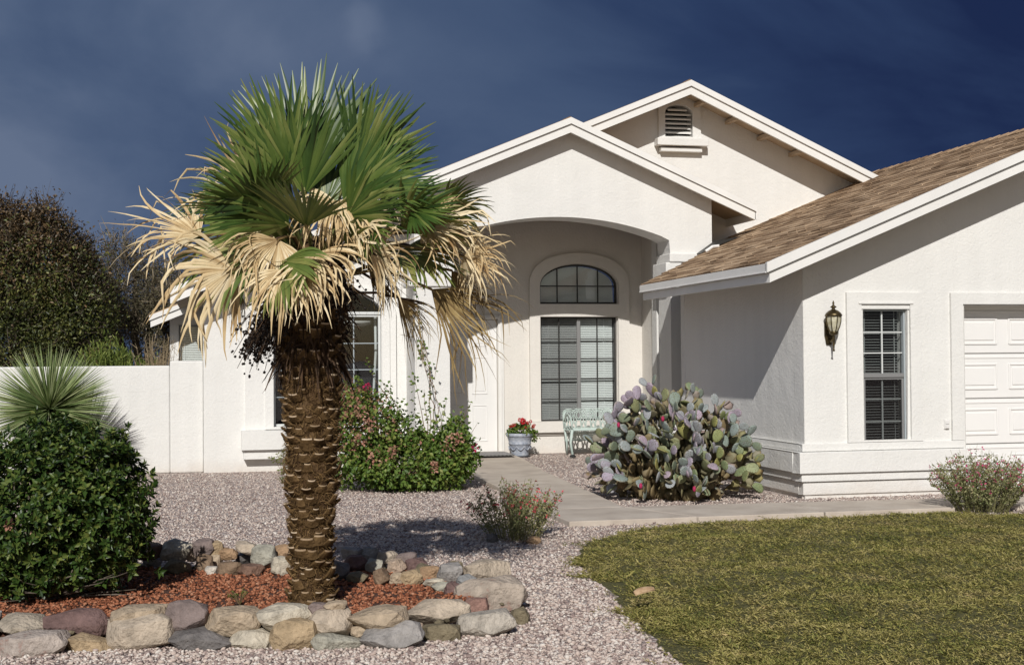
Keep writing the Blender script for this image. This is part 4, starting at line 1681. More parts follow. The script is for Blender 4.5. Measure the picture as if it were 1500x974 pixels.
def build_bench():
    t = thing('garden_bench', 'mint green cast iron bench with looped back below the porch window', 'bench', (5.5, 18.5, 0))
    x0, x1 = 5.06, 5.80
    zb = gh(5.5, 18.5)
    yb, yf = 18.78, 18.34
    sz = zb + .39
    mt = M['mint']
    mb = MB()
    nl = 5
    w = (x1 - x0) / nl

    def loop(cx, cz, rx, rz, a0=0, a1=2 * PI, r=.008):
        k = 16
        mb.tube([(cx + rx * math.cos(a0 + (a1 - a0) * i / k), yb + .03 * (cz + rz * math.sin(a0 + (a1 - a0) * i / k) - sz) / .4, cz + rz * math.sin(a0 + (a1 - a0) * i / k)) for i in range(k + 1)], r, 5)
    for i in range(nl):
        c = x0 + w * (i + .5)
        loop(c, sz + .215, w * .62, .075, 0, PI)
        loop(c, sz + .145, w * .50, .125)
        loop(c, sz + .06, w * .36, .07)
        loop(c + w * .5, sz + .10, w * .3, .09)
        loop(c, sz + .20, w * .2, .05)
    back = part('backrest', mb, mt, t, smooth=True)
    mb = MB()
    mb.tube([(x0, yb, sz), (x1, yb, sz)], .012, 6)
    mb.tube([(x0, yb, sz), (x0 - .01, yb + .02, sz + .2), (x0 + .03, yb + .03, sz + .27)], .014, 6)
    mb.tube([(x1, yb, sz), (x1 + .01, yb + .02, sz + .2), (x1 - .03, yb + .03, sz + .27)], .014, 6)
    part('back_frame', mb, mt, t, smooth=True)
    mb = MB()
    for i in range(14):
        y = yf + (yb - yf) * i / 13
        mb.tube([(x0, y, sz), (x1, y, sz)], .009, 5)
    for i in range(8):
        x = x0 + (x1 - x0) * i / 7
        mb.tube([(x, yf, sz - .008), (x, yb, sz - .008)], .009, 5)
    part('seat', mb, mt, t)
    for side, xa in ((-1, x0), (1, x1)):
        mb = MB()
        mb.tube([(xa, yf, sz + .01), (xa + .012 * side, yf + .05, sz - .18), (xa + .0 * side, yf - .02, zb + .02)], [.022, .02, .017], 8)
        fl = part('leg', mb, mt, t, smooth=True)
        mb = MB()
        mb.lathe([(.045, .0), (.05, .01), (.03, .03), (.012, .035)], 12, (xa, yf - .02, zb + .012))
        part('foot', mb, M['black'], fl, smooth=True)
        mb = MB()
        mb.tube([(xa, yb - .02, sz + .01), (xa - .02 * side, yb - .06, sz - .2), (xa - .04 * side, yb + .02, zb)], [.018, .016, .014], 8)
        part('leg', mb, M['darkstalk'] if False else mt, t, smooth=True)
        mb = MB()
        k = 12
        mb.tube([(xa, yf + (yb - yf) * i / k, sz + .02 + .2 * math.sin(PI * (.12 + .72 * i / k)) * (1 if i else .2)) for i in range(k + 1)], .013, 6)
        mb.tube([(xa, yf + .12 + .08 * math.cos(2 * PI * i / 14), sz + .1 + .08 * math.sin(2 * PI * i / 14)) for i in range(15)], .008, 5)
        mb.tube([(xa, yf + .30 + .07 * math.cos(2 * PI * i / 14), sz + .1 + .08 * math.sin(2 * PI * i / 14)) for i in range(15)], .008, 5)
        part('armrest', mb, mt, t, smooth=True)
    mb = MB()      # pierced apron under the seat
    for i in range(22):
        x = x0 + (x1 - x0) * i / 21
        mb.tube([(x, yb - .02, sz - .16), (min(x1, x + .1), yb - .02, sz - .02)], .005, 4)
        mb.tube([(x, yb - .02, sz - .02), (min(x1, x + .1), yb - .02, sz - .16)], .005, 4)
    mb.tube([(x0, yb - .02, sz - .17), (x1, yb - .02, sz - .17)], .009, 5)
    part('apron', mb, mt, t)


build_bench()


# ------------------------------------------------------------------ stone border round the palm
# x, y, z of the middle, width, height, colour
STONES = [
    (-1.45, 7.4, 0.05, 0.28, 0.14, 'tan'),
    (-1.75, 7.45, 0.05, 0.30, 0.15, 'grey'),
    (-2.05, 7.5, 0.05, 0.28, 0.14, 'gold'),
    (-1.55, 7.6, 0.12, 0.27, 0.12, 'maroon'),
    (-1.85, 7.65, 0.12, 0.28, 0.12, 'tan'),
    (-2.15, 7.7, 0.12, 0.26, 0.12, 'pale'),
    (-2.38, 7.8, 0.07, 0.26, 0.16, 'grey'),
    (-2.42, 8.1, 0.07, 0.26, 0.17, 'tan'),
    (-2.44, 8.4, 0.07, 0.28, 0.17, 'brown'),
    (-2.42, 8.7, 0.07, 0.26, 0.17, 'paletan'),
    (-2.42, 9.0, 0.07, 0.26, 0.17, 'slate'),
    (-2.38, 9.3, 0.07, 0.26, 0.17, 'tan'),
    (-1.8, 9.5, 0.14, 0.25, 0.17, 'grey'),
    (-2.1, 9.5, 0.14, 0.25, 0.17, 'redbrown'),
    (-0.9, 7.24, 0.042, 0.324, 0.126, 'pinkgrey'),
    (-0.62, 7.25, 0.025, 0.218, 0.092, 'gold'),
    (-0.36, 7.25, 0.068, 0.315, 0.179, 'paletan'),
    (-0.04, 7.16, 0.034, 0.307, 0.111, 'slate'),
    (0.21, 7.1, 0.032, 0.204, 0.107, 'pale'),
    (0.42, 7.01, 0.06, 0.215, 0.163, 'gold'),
    (0.64, 6.98, 0.023, 0.253, 0.089, 'greygreen'),
    (0.76, 7.02, 0.066, 0.079, 0.054, 'tan'),
    (0.93, 6.94, 0.046, 0.296, 0.136, 'grey'),
    (1.08, 7.44, 0.01, 0.07, 0.061, 'grey'),
    (1.1, 7.14, 0.021, 0.06, 0.085, 'pinktan'),
    (1.2, 7.02, 0.029, 0.189, 0.102, 'olive'),
    (1.45, 7.08, 0.047, 0.296, 0.137, 'greywhite'),
    (1.7, 7.33, 0.031, 0.111, 0.104, 'olive'),
    (-1.16, 7.31, 0.044, 0.206, 0.13, 'tan'),
    (-1.22, 7.54, 0.107, 0.232, 0.116, 'grey'),
    (-0.97, 7.47, 0.102, 0.241, 0.098, 'greytan'),
    (-0.68, 7.4, 0.11, 0.326, 0.137, 'maroon'),
    (-0.37, 7.32, 0.158, 0.273, 0.09, 'tan'),
    (-0.13, 7.25, 0.145, 0.211, 0.151, 'purple'),
    (0.12, 7.19, 0.119, 0.269, 0.13, 'tan'),
    (0.38, 7.12, 0.14, 0.257, 0.122, 'pale'),
    (0.55, 7.08, 0.186, 0.097, 0.058, 'purple'),
    (0.61, 7.06, 0.114, 0.223, 0.136, 'paletan'),
    (0.86, 7.0, 0.135, 0.275, 0.093, 'tan'),
    (1.21, 7.22, 0.112, 0.327, 0.116, 'paletan'),
    (1.47, 7.39, 0.095, 0.122, 0.085, 'red'),
    (0.64, 7.05, 0.202, 0.108, 0.047, 'tan'),
    (1.63, 7.75, 0.079, 0.387, 0.203, 'bouldr'),
    (1.7, 8.3, 0.143, 0.325, 0.135, 'paletan'),
    (1.52, 7.95, 0.124, 0.119, 0.108, 'bluegrey'),
    (1.41, 7.85, 0.109, 0.087, 0.09, 'maroon'),
    (1.47, 8.23, 0.152, 0.157, 0.124, 'grey'),
    (1.34, 8.48, 0.136, 0.12, 0.092, 'olive'),
    (1.37, 8.39, 0.133, 0.119, 0.087, 'orange'),
    (1.34, 8.08, 0.119, 0.124, 0.059, 'pale'),
    (1.35, 7.91, 0.12, 0.1, 0.062, 'greygreen'),
    (1.22, 8.22, 0.136, 0.125, 0.093, 'gold'),
    (1.19, 8.68, 0.139, 0.131, 0.098, 'pinktan'),
    (1.13, 8.24, 0.13, 0.081, 0.081, 'tan'),
    (1.04, 8.27, 0.143, 0.098, 0.106, 'brown'),
    (1.17, 9.05, 0.144, 0.141, 0.079, 'paletan'),
    (1.05, 8.72, 0.14, 0.104, 0.099, 'greygreen'),
    (1.06, 9.05, 0.178, 0.117, 0.084, 'bluegrey'),
    (0.94, 8.81, 0.145, 0.131, 0.108, 'maroon'),
    (1.3, 9.05, 0.138, 0.146, 0.07, 'purple'),
    (1.32, 8.7, 0.138, 0.132, 0.094, 'maroon'),
    (0.9, 8.38, 0.126, 0.125, 0.073, 'olive'),
    (0.93, 9.05, 0.183, 0.139, 0.074, 'grey'),
    (1.56, 8.75, 0.114, 0.144, 0.064, 'olive'),
    (0.81, 8.52, 0.151, 0.1, 0.122, 'slate'),
    (-0.22, 9.26, 0.218, 0.193, 0.147, 'pale'),
    (-0.05, 9.24, 0.23, 0.144, 0.125, 'purple'),
    (0.01, 9.24, 0.217, 0.131, 0.111, 'gold'),
    (0.11, 9.23, 0.185, 0.127, 0.079, 'orange'),
    (0.25, 9.21, 0.223, 0.155, 0.088, 'paletan'),
    (0.35, 9.09, 0.173, 0.145, 0.165, 'greygreen'),
    (0.23, 9.31, 0.138, 0.129, 0.094, 'slate'),
    (-0.04, 9.11, 0.15, 0.098, 0.118, 'brown'),
    (0.03, 9.24, 0.142, 0.086, 0.102, 'tan'),
    (0.12, 8.92, 0.135, 0.145, 0.089, 'brown'),
    (0.26, 8.89, 0.126, 0.15, 0.072, 'redbrown'),
    (0.45, 8.83, 0.151, 0.124, 0.121, 'pale'),
    (0.48, 9.18, 0.199, 0.11, 0.088, 'orange'),
    (0.01, 8.96, 0.12, 0.088, 0.058, 'white'),
    (-0.44, 9.29, 0.221, 0.24, 0.124, 'redbrown'),
    (-0.57, 9.5, 0.136, 0.109, 0.089, 'slate'),
    (-0.39, 9.42, 0.128, 0.118, 0.075, 'grey'),
    (-0.21, 9.05, 0.142, 0.153, 0.103, 'olive'),
    (-0.13, 9.25, 0.179, 0.072, 0.074, 'pinktan'),
    (-0.71, 9.51, 0.161, 0.202, 0.14, 'brown'),
    (-0.9, 9.5, 0.17, 0.196, 0.158, 'tan'),
    (-1.09, 9.5, 0.17, 0.207, 0.157, 'grey'),
    (-1.28, 9.49, 0.169, 0.205, 0.156, 'redbrown'),
    (-1.49, 9.49, 0.178, 0.224, 0.174, 'tan'),
]


def stone_mesh(w, h, seed, colour, course):
    rr = random.Random(seed)
    d = min(max(w * rr.uniform(.62, .85), h * .9), .24)
    bm = bmesh.new()
    p = 3.6
    for i in range(30):
        v = Vector((rr.gauss(0, 1), rr.gauss(0, 1), rr.gauss(0, 1)))
        k = (abs(v.x) ** p + abs(v.y) ** p + abs(v.z) ** p) ** (1 / p)
        bm.verts.new(v / k * rr.uniform(.90, 1.03))
    res = bmesh.ops.convex_hull(bm, input=bm.verts)
    for e in [g for g in res['geom_interior'] if isinstance(g, bmesh.types.BMVert)]:
        bm.verts.remove(e)
    bmesh.ops.dissolve_limit(bm, angle_limit=math.radians(20), verts=bm.verts, edges=bm.edges)
    bmesh.ops.bevel(bm, geom=list(bm.edges), offset=.05, segments=2, affect='EDGES', profile=.6)
    bmesh.ops.triangulate(bm, faces=bm.faces)
    for _ in range(2):
        long_ = [e for e in bm.edges if e.calc_length() > .35]
        if long_:
            bmesh.ops.subdivide_edges(bm, edges=long_, cuts=1)
            bmesh.ops.triangulate(bm, faces=bm.faces)
    xs = [v.co.x for v in bm.verts]
    zs = [v.co.z for v in bm.verts]
    x0, x1, z0, z1 = min(xs), max(xs), min(zs), max(zs)
    off = Vector((rr.uniform(0, 50), 0, 0))
    for v in bm.verts:
        c = v.co.copy()
        nz = noise.fractal(c * 1.5 + off, .9, 2.0, 5)
        c = c * (1 + .05 * nz + .018 * noise.noise(c * 6 + off))
        v.co = Vector(((c.x - (x0 + x1) / 2) / (x1 - x0) * w, c.y * d / 2, (c.z - (z0 + z1) / 2) / (z1 - z0) * h))
    me = bpy.data.meshes.new('stone')
    bm.to_mesh(me)
    bm.free()
    me.materials.append(M['rock_' + colour])
    me.polygons.foreach_set('use_smooth', [True] * len(me.polygons))
    try:
        me.set_sharp_from_angle(angle=math.radians(24))
    except Exception:
        pass
    return me


sb = thing('stone_border', 'dry stacked ring of mixed tan, grey and maroon stones around the palm bed', 'stone border', (.3, 8.2, 0))
for i, (x, y, z, w, h, c) in enumerate(STONES):
    a = -YAW * .6 if y < 8 else R.uniform(-.4, .4)
    me = stone_mesh(w * 1.15, h * (1.2 if y < 8 else 1.08), i + 40, c, 0)
    put('stone', me, sb, mat4=Matrix.Translation(Vector((x, y, z)) - ORIGIN[sb.name]) @ Matrix.Rotation(a, 4, 'Z') @ Matrix.Rotation(R.uniform(-.12, .12), 4, 'Y'))
# rubble packed between and under the stones
mb_n = 300
xs_, ys_ = [], []
for k in range(mb_n):
    t_ = R.random()
    i = R.randrange(len(STONES))
    xs_.append(STONES[i][0] + R.uniform(-.13, .13))
    ys_.append(STONES[i][1] + R.uniform(.05, .16))
me = scatter_stones('rubble', np.array(xs_), np.array(ys_), NP.uniform(.0, .10, mb_n), NP.uniform(.02, .045, mb_n), M['rock_olive'])
me.transform(Matrix.Translation(-ORIGIN[sb.name]))
put('rubble', me, sb, kind='stuff')

for nm, lab, x, y, w, h, c in (('tan_stone', 'small tan stone lying in front of the left red salvia', 2.54, 10.42, .13, .07, 'orange'),
                               ('dark_stone', 'small dark stone half hidden under the left red salvia', 2.24, 10.62, .10, .08, 'slate')):
    o = put('rock', stone_mesh(w, h, 311 if c == 'slate' else 312, c, 0), None, (x, y, h * .42))
    tag(o, lab, 'rock', 'loose rocks in the gravel')


# ------------------------------------------------------------------ palm
FRONDS = [   # hub and tip as (lateral, depth, height) metres from the foot of the palm; kind; turn of the fan
    ((-0.31, 0.0, 2.38), (-0.8, 0.0, 2.52), 'h', 30),
    ((-0.64, -0.1, 2.21), (-1.13, -0.1, 2.35), 'h', 55),
    ((-0.41, -0.3, 2.0), (-0.85, -0.4, 1.77), 'd', 15),
    ((-0.15, -0.4, 2.16), (-0.44, -0.5, 1.95), 'd', 20),
    ((-0.13, -0.45, 2.15), (-0.2, -0.65, 1.85), 'd', 20),
    ((-0.09, -0.55, 1.98), (-0.14, -0.75, 1.69), 'd', 5),
    ((0.02, -0.5, 1.97), (0.14, -0.7, 1.75), 'd', 20),
    ((0.17, -0.35, 2.37), (-0.05, -0.5, 2.17), 'd', 25),
    ((0.18, -0.35, 2.37), (0.35, -0.5, 2.14), 'd', 30),
    ((0.37, -0.4, 2.08), (0.64, -0.55, 1.95), 'd', 30),
    ((0.67, -0.2, 2.24), (1.04, -0.3, 2.23), 'h', 40),
    ((0.73, 0.0, 2.22), (1.07, 0.05, 2.11), 'h', 60),
    ((0.87, -0.1, 2.08), (1.17, -0.1, 2.06), 'h', 35),
    ((0.86, -0.1, 2.08), (1.04, -0.15, 1.86), 'd', 50),
    ((0.67, 0.0, 1.9), (1.14, 0.0, 1.54), 'b', 25),
    ((0.47, 0.05, 1.86), (0.71, 0.05, 1.57), 'b', 40),
    ((-0.49, 0.25, 1.92), (-0.55, 0.25, 1.72), 'b', 20),
    ((0.78, 0.2, 2.02), (0.96, 0.3, 1.74), 'b', 50),
    ((0.3, 0.1, 2.03), (0.5, 0.15, 1.82), 'b', 40),
    ((-0.25, -0.1, 2.23), (-0.86, -0.1, 2.05), 'm', 35),
    ((0.36, -0.2, 2.46), (0.75, -0.3, 2.51), 'g', 40),
    ((0.52, -0.2, 2.23), (0.9, -0.35, 2.36), 'm', 50),
    ((0.49, 0.0, 2.12), (0.89, -0.1, 2.0), 'm', 60),
    ((-0.1, -0.5, 2.03), (0.02, -0.75, 1.81), 'm', 10),
    ((0.44, 0.2, 2.42), (0.92, 0.3, 2.43), 'g', 50),
    ((-0.54, 0.2, 2.42), (-0.92, 0.3, 2.43), 'g', 60),
    ((-0.04, 0.0, 2.59), (-0.04, 0.1, 3.24), 'g', 5),
    ((-0.14, -0.1, 2.56), (-0.23, -0.1, 3.11), 'g', 30),
    ((0.18, 0.0, 2.57), (0.38, 0.0, 3.07), 'g', 20),
    ((0.25, -0.1, 2.54), (0.55, -0.1, 3.0), 'g', 30),
    ((-0.25, -0.1, 2.46), (-0.54, 0.0, 2.79), 'g', 40),
    ((-0.27, -0.1, 2.41), (-0.62, -0.1, 2.61), 'g', 35),
    ((0.33, -0.1, 2.52), (0.62, -0.2, 2.67), 'g', 25),
    ((0.0, -0.35, 2.41), (-0.01, -0.55, 2.91), 'g', 5),
    ((-0.13, -0.35, 2.39), (-0.32, -0.5, 2.83), 'g', 15),
    ((-0.19, -0.4, 2.33), (-0.45, -0.6, 2.56), 'g', 10),
    ((0.21, -0.35, 2.37), (0.48, -0.5, 2.65), 'g', 15),
    ((-0.22, -0.35, 2.27), (-0.54, -0.5, 2.43), 'g', 20),
    ((-0.26, -0.3, 2.32), (-0.32, -0.75, 2.5), 'g', 0),
    ((0.24, -0.4, 2.28), (0.49, -0.6, 2.42), 'g', 15),
    ((0.32, -0.3, 2.25), (0.54, -0.6, 2.25), 'g', 25),
    ((-0.35, 0.3, 2.51), (-0.56, 0.4, 2.75), 'g', 30),
    ((0.02, -0.45, 2.22), (0.02, -0.85, 2.43), 'g', 10),
    ((-0.09, -0.35, 2.24), (-0.25, -0.7, 2.4), 'g', 20),
    ((-0.06, 0.25, 2.25), (-0.27, 0.5, 2.46), 'g', 30),
    ((0.14, 0.25, 2.25), (0.4, 0.5, 2.33), 'g', 40),
    ((-0.13, -0.2, 2.15), (-0.37, -0.5, 2.16), 'm', 35),
    ((0.21, -0.25, 2.14), (0.42, -0.55, 2.17), 'm', 35),
    ((0.06, -0.45, 2.07), (0.19, -0.8, 1.88), 'd', 20),
    ((0.02, 0.3, 2.17), (-0.19, 0.6, 2.05), 'b', 40),
    ((0.26, 0.25, 2.12), (0.46, 0.45, 1.95), 'b', 40),
    ((0.6, 0.1, 2.15), (0.91, 0.2, 2.24), 'h', 45),
    ((0.3, -0.35, 2.23), (0.49, -0.6, 2.22), 'd', 30),
    ((0.73, 0.1, 2.37), (1.03, 0.1, 2.45), 'm', 55),
    ((0.58, -0.3, 2.32), (0.82, -0.5, 2.27), 'g', 40),
    ((0.04, 0.15, 2.4), (0.07, 0.25, 2.89), 'g', 10),
]
PALM = Vector((.59, 7.68, .09))
VR = Vector((cy_, -sy_, 0))
VF = Vector((sy_, cy_, 0))


def pv(p):
    return Vector((PALM.x, PALM.y, 0)) + VR * p[0] + VF * p[1] + Vector((0, 0, p[2]))


def fan(hub, tip, phi, nseg, spread, kind, seed):
    rg = np.random.default_rng(seed)
    a = (tip - hub)
    Lb = a.length
    a.normalize()
    b0 = a.cross(VF).normalized()
    b1 = a.cross(b0).normalized()
    phi = math.radians(phi) * (1 if seed % 2 else -1)
    b = (b0 * math.cos(phi) + b1 * math.sin(phi)).normalized()
    nn = a.cross(b)
    if nn.z < 0:
        nn, b = -nn, -b
    a, b, nn = (np.array(v) for v in (a, b, nn))
    k = 9
    th = np.linspace(-spread, spread, nseg) + rg.normal(0, .012, nseg)
    D = np.cos(th)[:, None] * a + np.sin(th)[:, None] * b
    D = D + nn * (.10 * np.abs(th)[:, None] ** 1.5)      # the fan is slightly cupped
    # blade bent back along the rib
    D = unit(D)
    stiff = {'g': .10, 'm': .5, 'd': 1.45, 'h': .62, 'b': .9}[kind]
    L = Lb * (.80 + .20 * np.cos(th)) * rg.uniform(.90, 1.06, nseg)
    if kind in 'dhb':
        L *= rg.uniform(.8, 1.22, nseg)
    P = np.zeros((nseg, k, 3))
    P[:, 0] = np.array(hub) + D * .012
    d = D.copy()
    g = stiff * (rg.uniform(.5, 1.5, nseg) if kind in 'gm' else rg.uniform(.15, 2.0, nseg))
    tw = rg.normal(0, {'g': .05, 'm': .15, 'd': .42, 'h': .4, 'b': .3}[kind], (nseg, 3))
    kink = rg.integers(4, 9, nseg)
    kd = rg.normal(0, .45, (nseg, 3)) + [0, 0, -.35]
    for i in range(1, k):
        t = i / (k - 1)
        w = max(0, (t - .28)) if kind in 'dhbm' else t * .5
        if kind in 'dhb':
            d = np.where((kink == i)[:, None], unit(d + kd), d)
        d = unit(d + np.array([0, 0, -1.]) * (g * w * 1.0 / (k - 1) * 4.2)[:, None] + tw * (w / (k - 1) * 4))
        P[:, i] = P[:, i - 1] + d * (L / (k - 1))[:, None]
    T = unit(np.gradient(P, axis=1))
    S = unit(np.cross(T, np.broadcast_to(nn, T.shape)))
    U = np.cross(S, T)
    if kind in 'dhb':
        ro = rg.normal(0, .7, nseg)[:, None] * np.linspace(0, 1, k)[None, :]
        S2 = S * np.cos(ro)[..., None] + U * np.sin(ro)[..., None]
        S, U = S2, np.cross(S2, T)
    tt = np.linspace(0, 1, k)
    dth = 2 * spread / (nseg - 1)
    wmax = .5 * dth * Lb * .42 * 1.25
    W = np.minimum(tt * Lb * dth * .62 + .0015, wmax * 1.15) * np.clip((1.02 - tt) / .40, .05, 1) ** .75
    if kind in 'dhb':
        W = W * np.where(tt[None] < .34, 1, rg.uniform(.42, .86, nseg)[:, None])
    V, F = strips3(P, S, U, W, .22 if kind in 'gm' else .55)
    return V, F


def build_palm():
    t = thing('palm_tree', 'fan palm with green crown over a skirt of dry straw fronds in stone ring', 'palm tree', tuple(PALM))
    O = np.array(PALM)
    top = 1.95
    prof = [(.09, .140), (.15, .117), (.28, .109), (.45, .112), (.74, .134), (1.06, .148), (1.45, .163), (1.75, .176), (1.95, .17), (2.12, .11), (2.22, .04)]
    lean = lambda z: Vector((PALM.x, PALM.y, 0)) + VR * (-.026 + .002 * (z - .2)) + Vector((0, 0, 0))
    rz = lambda z: float(np.interp(z, [p[0] for p in prof], [p[1] for p in prof]))
    mb = MB()
    n = 28
    zs = [.05 + .06 * i for i in range(37)]
    vs = []
    for z in zs:
        c = lean(z)
        for k in range(n):
            a = 2 * PI * k / n
            r = rz(max(z, .09)) * .93 + .008 * noise.noise(Vector((math.cos(a) * 3, math.sin(a) * 3, z * 9)))
            vs.append((c.x + r * math.cos(a), c.y + r * math.sin(a), z))
    mb.add(vs, [(i * n + k, i * n + (k + 1) % n, (i + 1) * n + (k + 1) % n, (i + 1) * n + k) for i in range(len(zs) - 1) for k in range(n)])
    trunk = part('trunk', mb, M['trunk'], t, smooth=True)
    # cut leaf bases: a curved bract rising from the trunk with a pale sawn end
    protos = []
    for q in range(5):
        mb = MB()
        w = R.uniform(.028, .038)
        out = R.uniform(.026, .042)
        hgt = R.uniform(.010, .026)
        rows = [(-.012, -.020, 1.10, .010), (.012, -.006, 1.0, .012), (out * .7, hgt * .45, .8, .010), (out, hgt, .66, .0048)]
        vs = []
        for (y, z, ws, th) in rows:     # y outward, z up
            for j in range(5):
                u = j / 4 * 2 - 1
                x = w * ws * u
                sag = -.008 * u * u
                vs.append((x, y + sag * .8, z + .002 - .45 * sag + R.uniform(-.001, .001)))
            for j in range(5):
                u = j / 4 * 2 - 1
                x = w * ws * u
                sag = -.008 * u * u
                vs.append((x, y + sag * .8, z - th * (1 - .6 * u * u)))
        fs = []
        for i in range(3):
            a, b = i * 10, (i + 1) * 10
            for j in range(4):
                fs.append((a + j, a + j + 1, b + j + 1, b + j))
                fs.append((a + 5 + j + 1, a + 5 + j, b + 5 + j, b + 5 + j + 1))
            fs.append((a, b, b + 5, a + 5))
            fs.append((a + 4, a + 9, b + 9, b + 4))
        mb.add(vs, fs)
        mb.cur = 1
        mb.add([vs[30 + j] for j in range(10)], [(j, j + 1, 5 + j + 1, 5 + j) for j in range(4)])
        protos.append(mb)
    meshes = [m_.mesh('leaf_base', [M['boot'], M['boottip']]) for m_ in protos]
    items = []
    rows = 33
    for r in range(rows):
        z = .11 + r * .0585
        m_ = 12
        for k in range(m_):
            a = 2 * PI * (k + .5 * (r % 2) + .09 * r) / m_ + R.uniform(-.15, .15)
            zz = z + R.uniform(-.020, .020)
            if R.random() < .10:
                continue
            c = lean(zz)
            rr = rz(zz) * .95
            outw = Vector((math.cos(a), math.sin(a), 0))
            side = Vector((-math.sin(a), math.cos(a), 0)) * -1
            tl = R.uniform(-.25, .25)
            upv = Vector((0, 0, 1)) * math.cos(tl) + outw * math.sin(tl)
            o2 = outw * math.cos(tl) - Vector((0, 0, 1)) * math.sin(tl)
            s = R.uniform(.65, 1.25) * (1.15 if zz < .5 else 1)
            p = Vector((c.x, c.y, zz)) + outw * rr
            mt = Matrix(((side.x * s, o2.x * s, upv.x * s, p.x), (side.y * s, o2.y * s, upv.y * s, p.y), (side.z * s, o2.z * s, upv.z * s, p.z), (0, 0, 0, 1)))
            items.append((outw.dot(-VF), mt, R.randrange(5)))
    items.sort(key=lambda q: -q[0])
    T = Matrix.Translation(-PALM)
    for _, mt, q in items[:300]:
        put('leaf_base', meshes[q], trunk, mat4=T @ mt)
    mb = MB()
    for _, mt, q in items[300:]:
        for vi in (0,):
            base = len(mb.v)
            mb.v.extend(tuple(mt @ Vector(v)) for v in protos[q].v)
            mb.f.extend(tuple(base + i for i in f) for f in protos[q].f)
            mb.mi.extend(protos[q].mi)
    part('leaf_bases', mb, [M['boot'], M['boottip']], trunk, kind='stuff')
    # brown fibre between the leaf bases
    n = 15000
    z = NP.uniform(.1, 2.05, n)
    a = NP.uniform(0, 2 * PI, n)
    rr = np.array([rz(q) for q in z]) * .93
    cc = np.array([lean(q) for q in z])
    outw = np.stack([np.cos(a), np.sin(a), 0 * a], 1)
    P0 = cc + outw * rr[:, None]
    P0[:, 2] = z
    d = unit(outw * NP.uniform(.3, 1.1, n)[:, None] + np.stack([-np.sin(a), np.cos(a), 0 * a], 1) * NP.normal(0, .6, n)[:, None] + np.stack([0 * a, 0 * a, NP.normal(.35, .6, n)], 1))
    ln = NP.uniform(.015, .045, n)
    P = np.stack([P0, P0 + d * (ln * .5)[:, None], P0 + d * ln[:, None] - np.stack([0 * a, 0 * a, ln * .3], 1)], 1)
    S = unit(np.cross(d, outw + NP.normal(0, .4, (n, 3))))
    V, F = strips(P, np.repeat(S[:, None], 3, 1), np.array([.0016, .0013, .0005]))
    put('trunk_fibre', np_mesh('trunk_fibre', V - O, [F], M['fibre']), t, kind='stuff')
    # fronds
    heart = Vector((PALM.x, PALM.y, 2.02))
    for i, (h, tp, kd, phi) in enumerate(FRONDS):
        hub, tip = pv(h), pv(tp)
        nseg = {'g': 24, 'm': 26, 'd': 32, 'h': 34, 'b': 36}[kd]
        spread = {'g': .88, 'm': 1.15, 'd': 1.35, 'h': 1.2, 'b': .75}[kd] * R.uniform(.9, 1.1)
        if kd == 'g' and h[2] > 2.5:
            spread *= .92
        V, F = fan(hub, tip, phi, nseg, spread, kd, 100 + i)
        m = {'g': 'palmgreen', 'm': 'palmmid', 'd': 'palmdead', 'h': 'palmdead', 'b': 'palmbrown'}[kd]
        fr = put('frond', np_mesh('frond', V - O, [F], M[m]), t)
        if kd in 'dhb':
            fr['label'] = 'dry straw coloured drooping frond' if kd in 'dh' else 'old brown hanging frond'
        elif kd == 'g':
            fr['label'] = 'stiff green fan frond'
        else:
            fr['label'] = 'yellowing frond'
        mb = MB()
        st = heart + Vector(((hub - heart).x, (hub - heart).y, 0)).normalized() * .07 if (hub - heart).length > .1 else heart
        if hub.z < 2.05:
            st = st + Vector((0, 0, -.08))
        mid = (st + hub) / 2 + Vector((0, 0, .04 + (.06 if kd in 'dhb' else 0)))
        mb.tube([st, (st + mid) / 2 + Vector((0, 0, .012)), mid, (mid + hub) / 2 + Vector((0, 0, .008)), hub, hub + (tip - hub).normalized() * .04], [.014, .011, .009, .008, .008, .004], 5)
        part('petiole', mb, M['petiole' if kd in 'gm' else 'darkstalk' if i % 3 == 0 else 'palmbrown'], fr, smooth=True)
    # dark fruit bunches hanging to the left, and a collar of dead stalks
    Vb, Fb = ico(1)

    def bunch(p0, p1, n, spread_, seed):
        rg = random.Random(seed)
        mb = MB()
        p0, p1 = pv(p0), pv(p1)
        ends = []
        for k in range(46):
            e = p1 + Vector((rg.gauss(0, spread_), rg.gauss(0, spread_), rg.gauss(-.03, spread_ * 1.1)))
            m_ = p0.lerp(e, .55) + Vector((0, 0, .07))
            pts = [p0, p0.lerp(m_, .6) + Vector((0, 0, .03)), m_, m_.lerp(e, .6) + Vector((0, 0, .01)), e]
            mb.tube(pts, [.006, .004, .003, .002, .0015], 4)
            ends.append(pts)
        st = part('fruit_stalk', mb, M['darkstalk'], t)
        C, S_ = [], []
        for pts in ends:
            for q in range(int(n / 46)):
                u = rg.uniform(.35, 1)
                i = min(3, int(u * 4))
                p = pts[i].lerp(pts[i + 1], u * 4 - i)
                C.append(p + Vector((rg.gauss(0, .012), rg.gauss(0, .012), rg.gauss(-.006, .010))))
                S_.append(rg.uniform(.006, .0105))
        C, S_ = np.array(C), np.array(S_)
        V = (Vb[None] * S_[:, None, None] + C[:, None]).reshape(-1, 3)
        F = (Fb[None] + (np.arange(len(C)) * len(Vb))[:, None, None]).reshape(-1, 3)
        put('fruit', np_mesh('fruit', V - O, [F], M['berry'], smooth=True), st, kind='stuff')
    bunch((-.08, -.10, 1.95), (-.31, -.12, 1.62), 620, .055, 1)
    bunch((-.06, -.20, 1.92), (-.18, -.30, 1.72), 460, .065, 2)
    bunch((.10, -.12, 1.95), (.20, -.18, 1.83), 300, .05, 3)
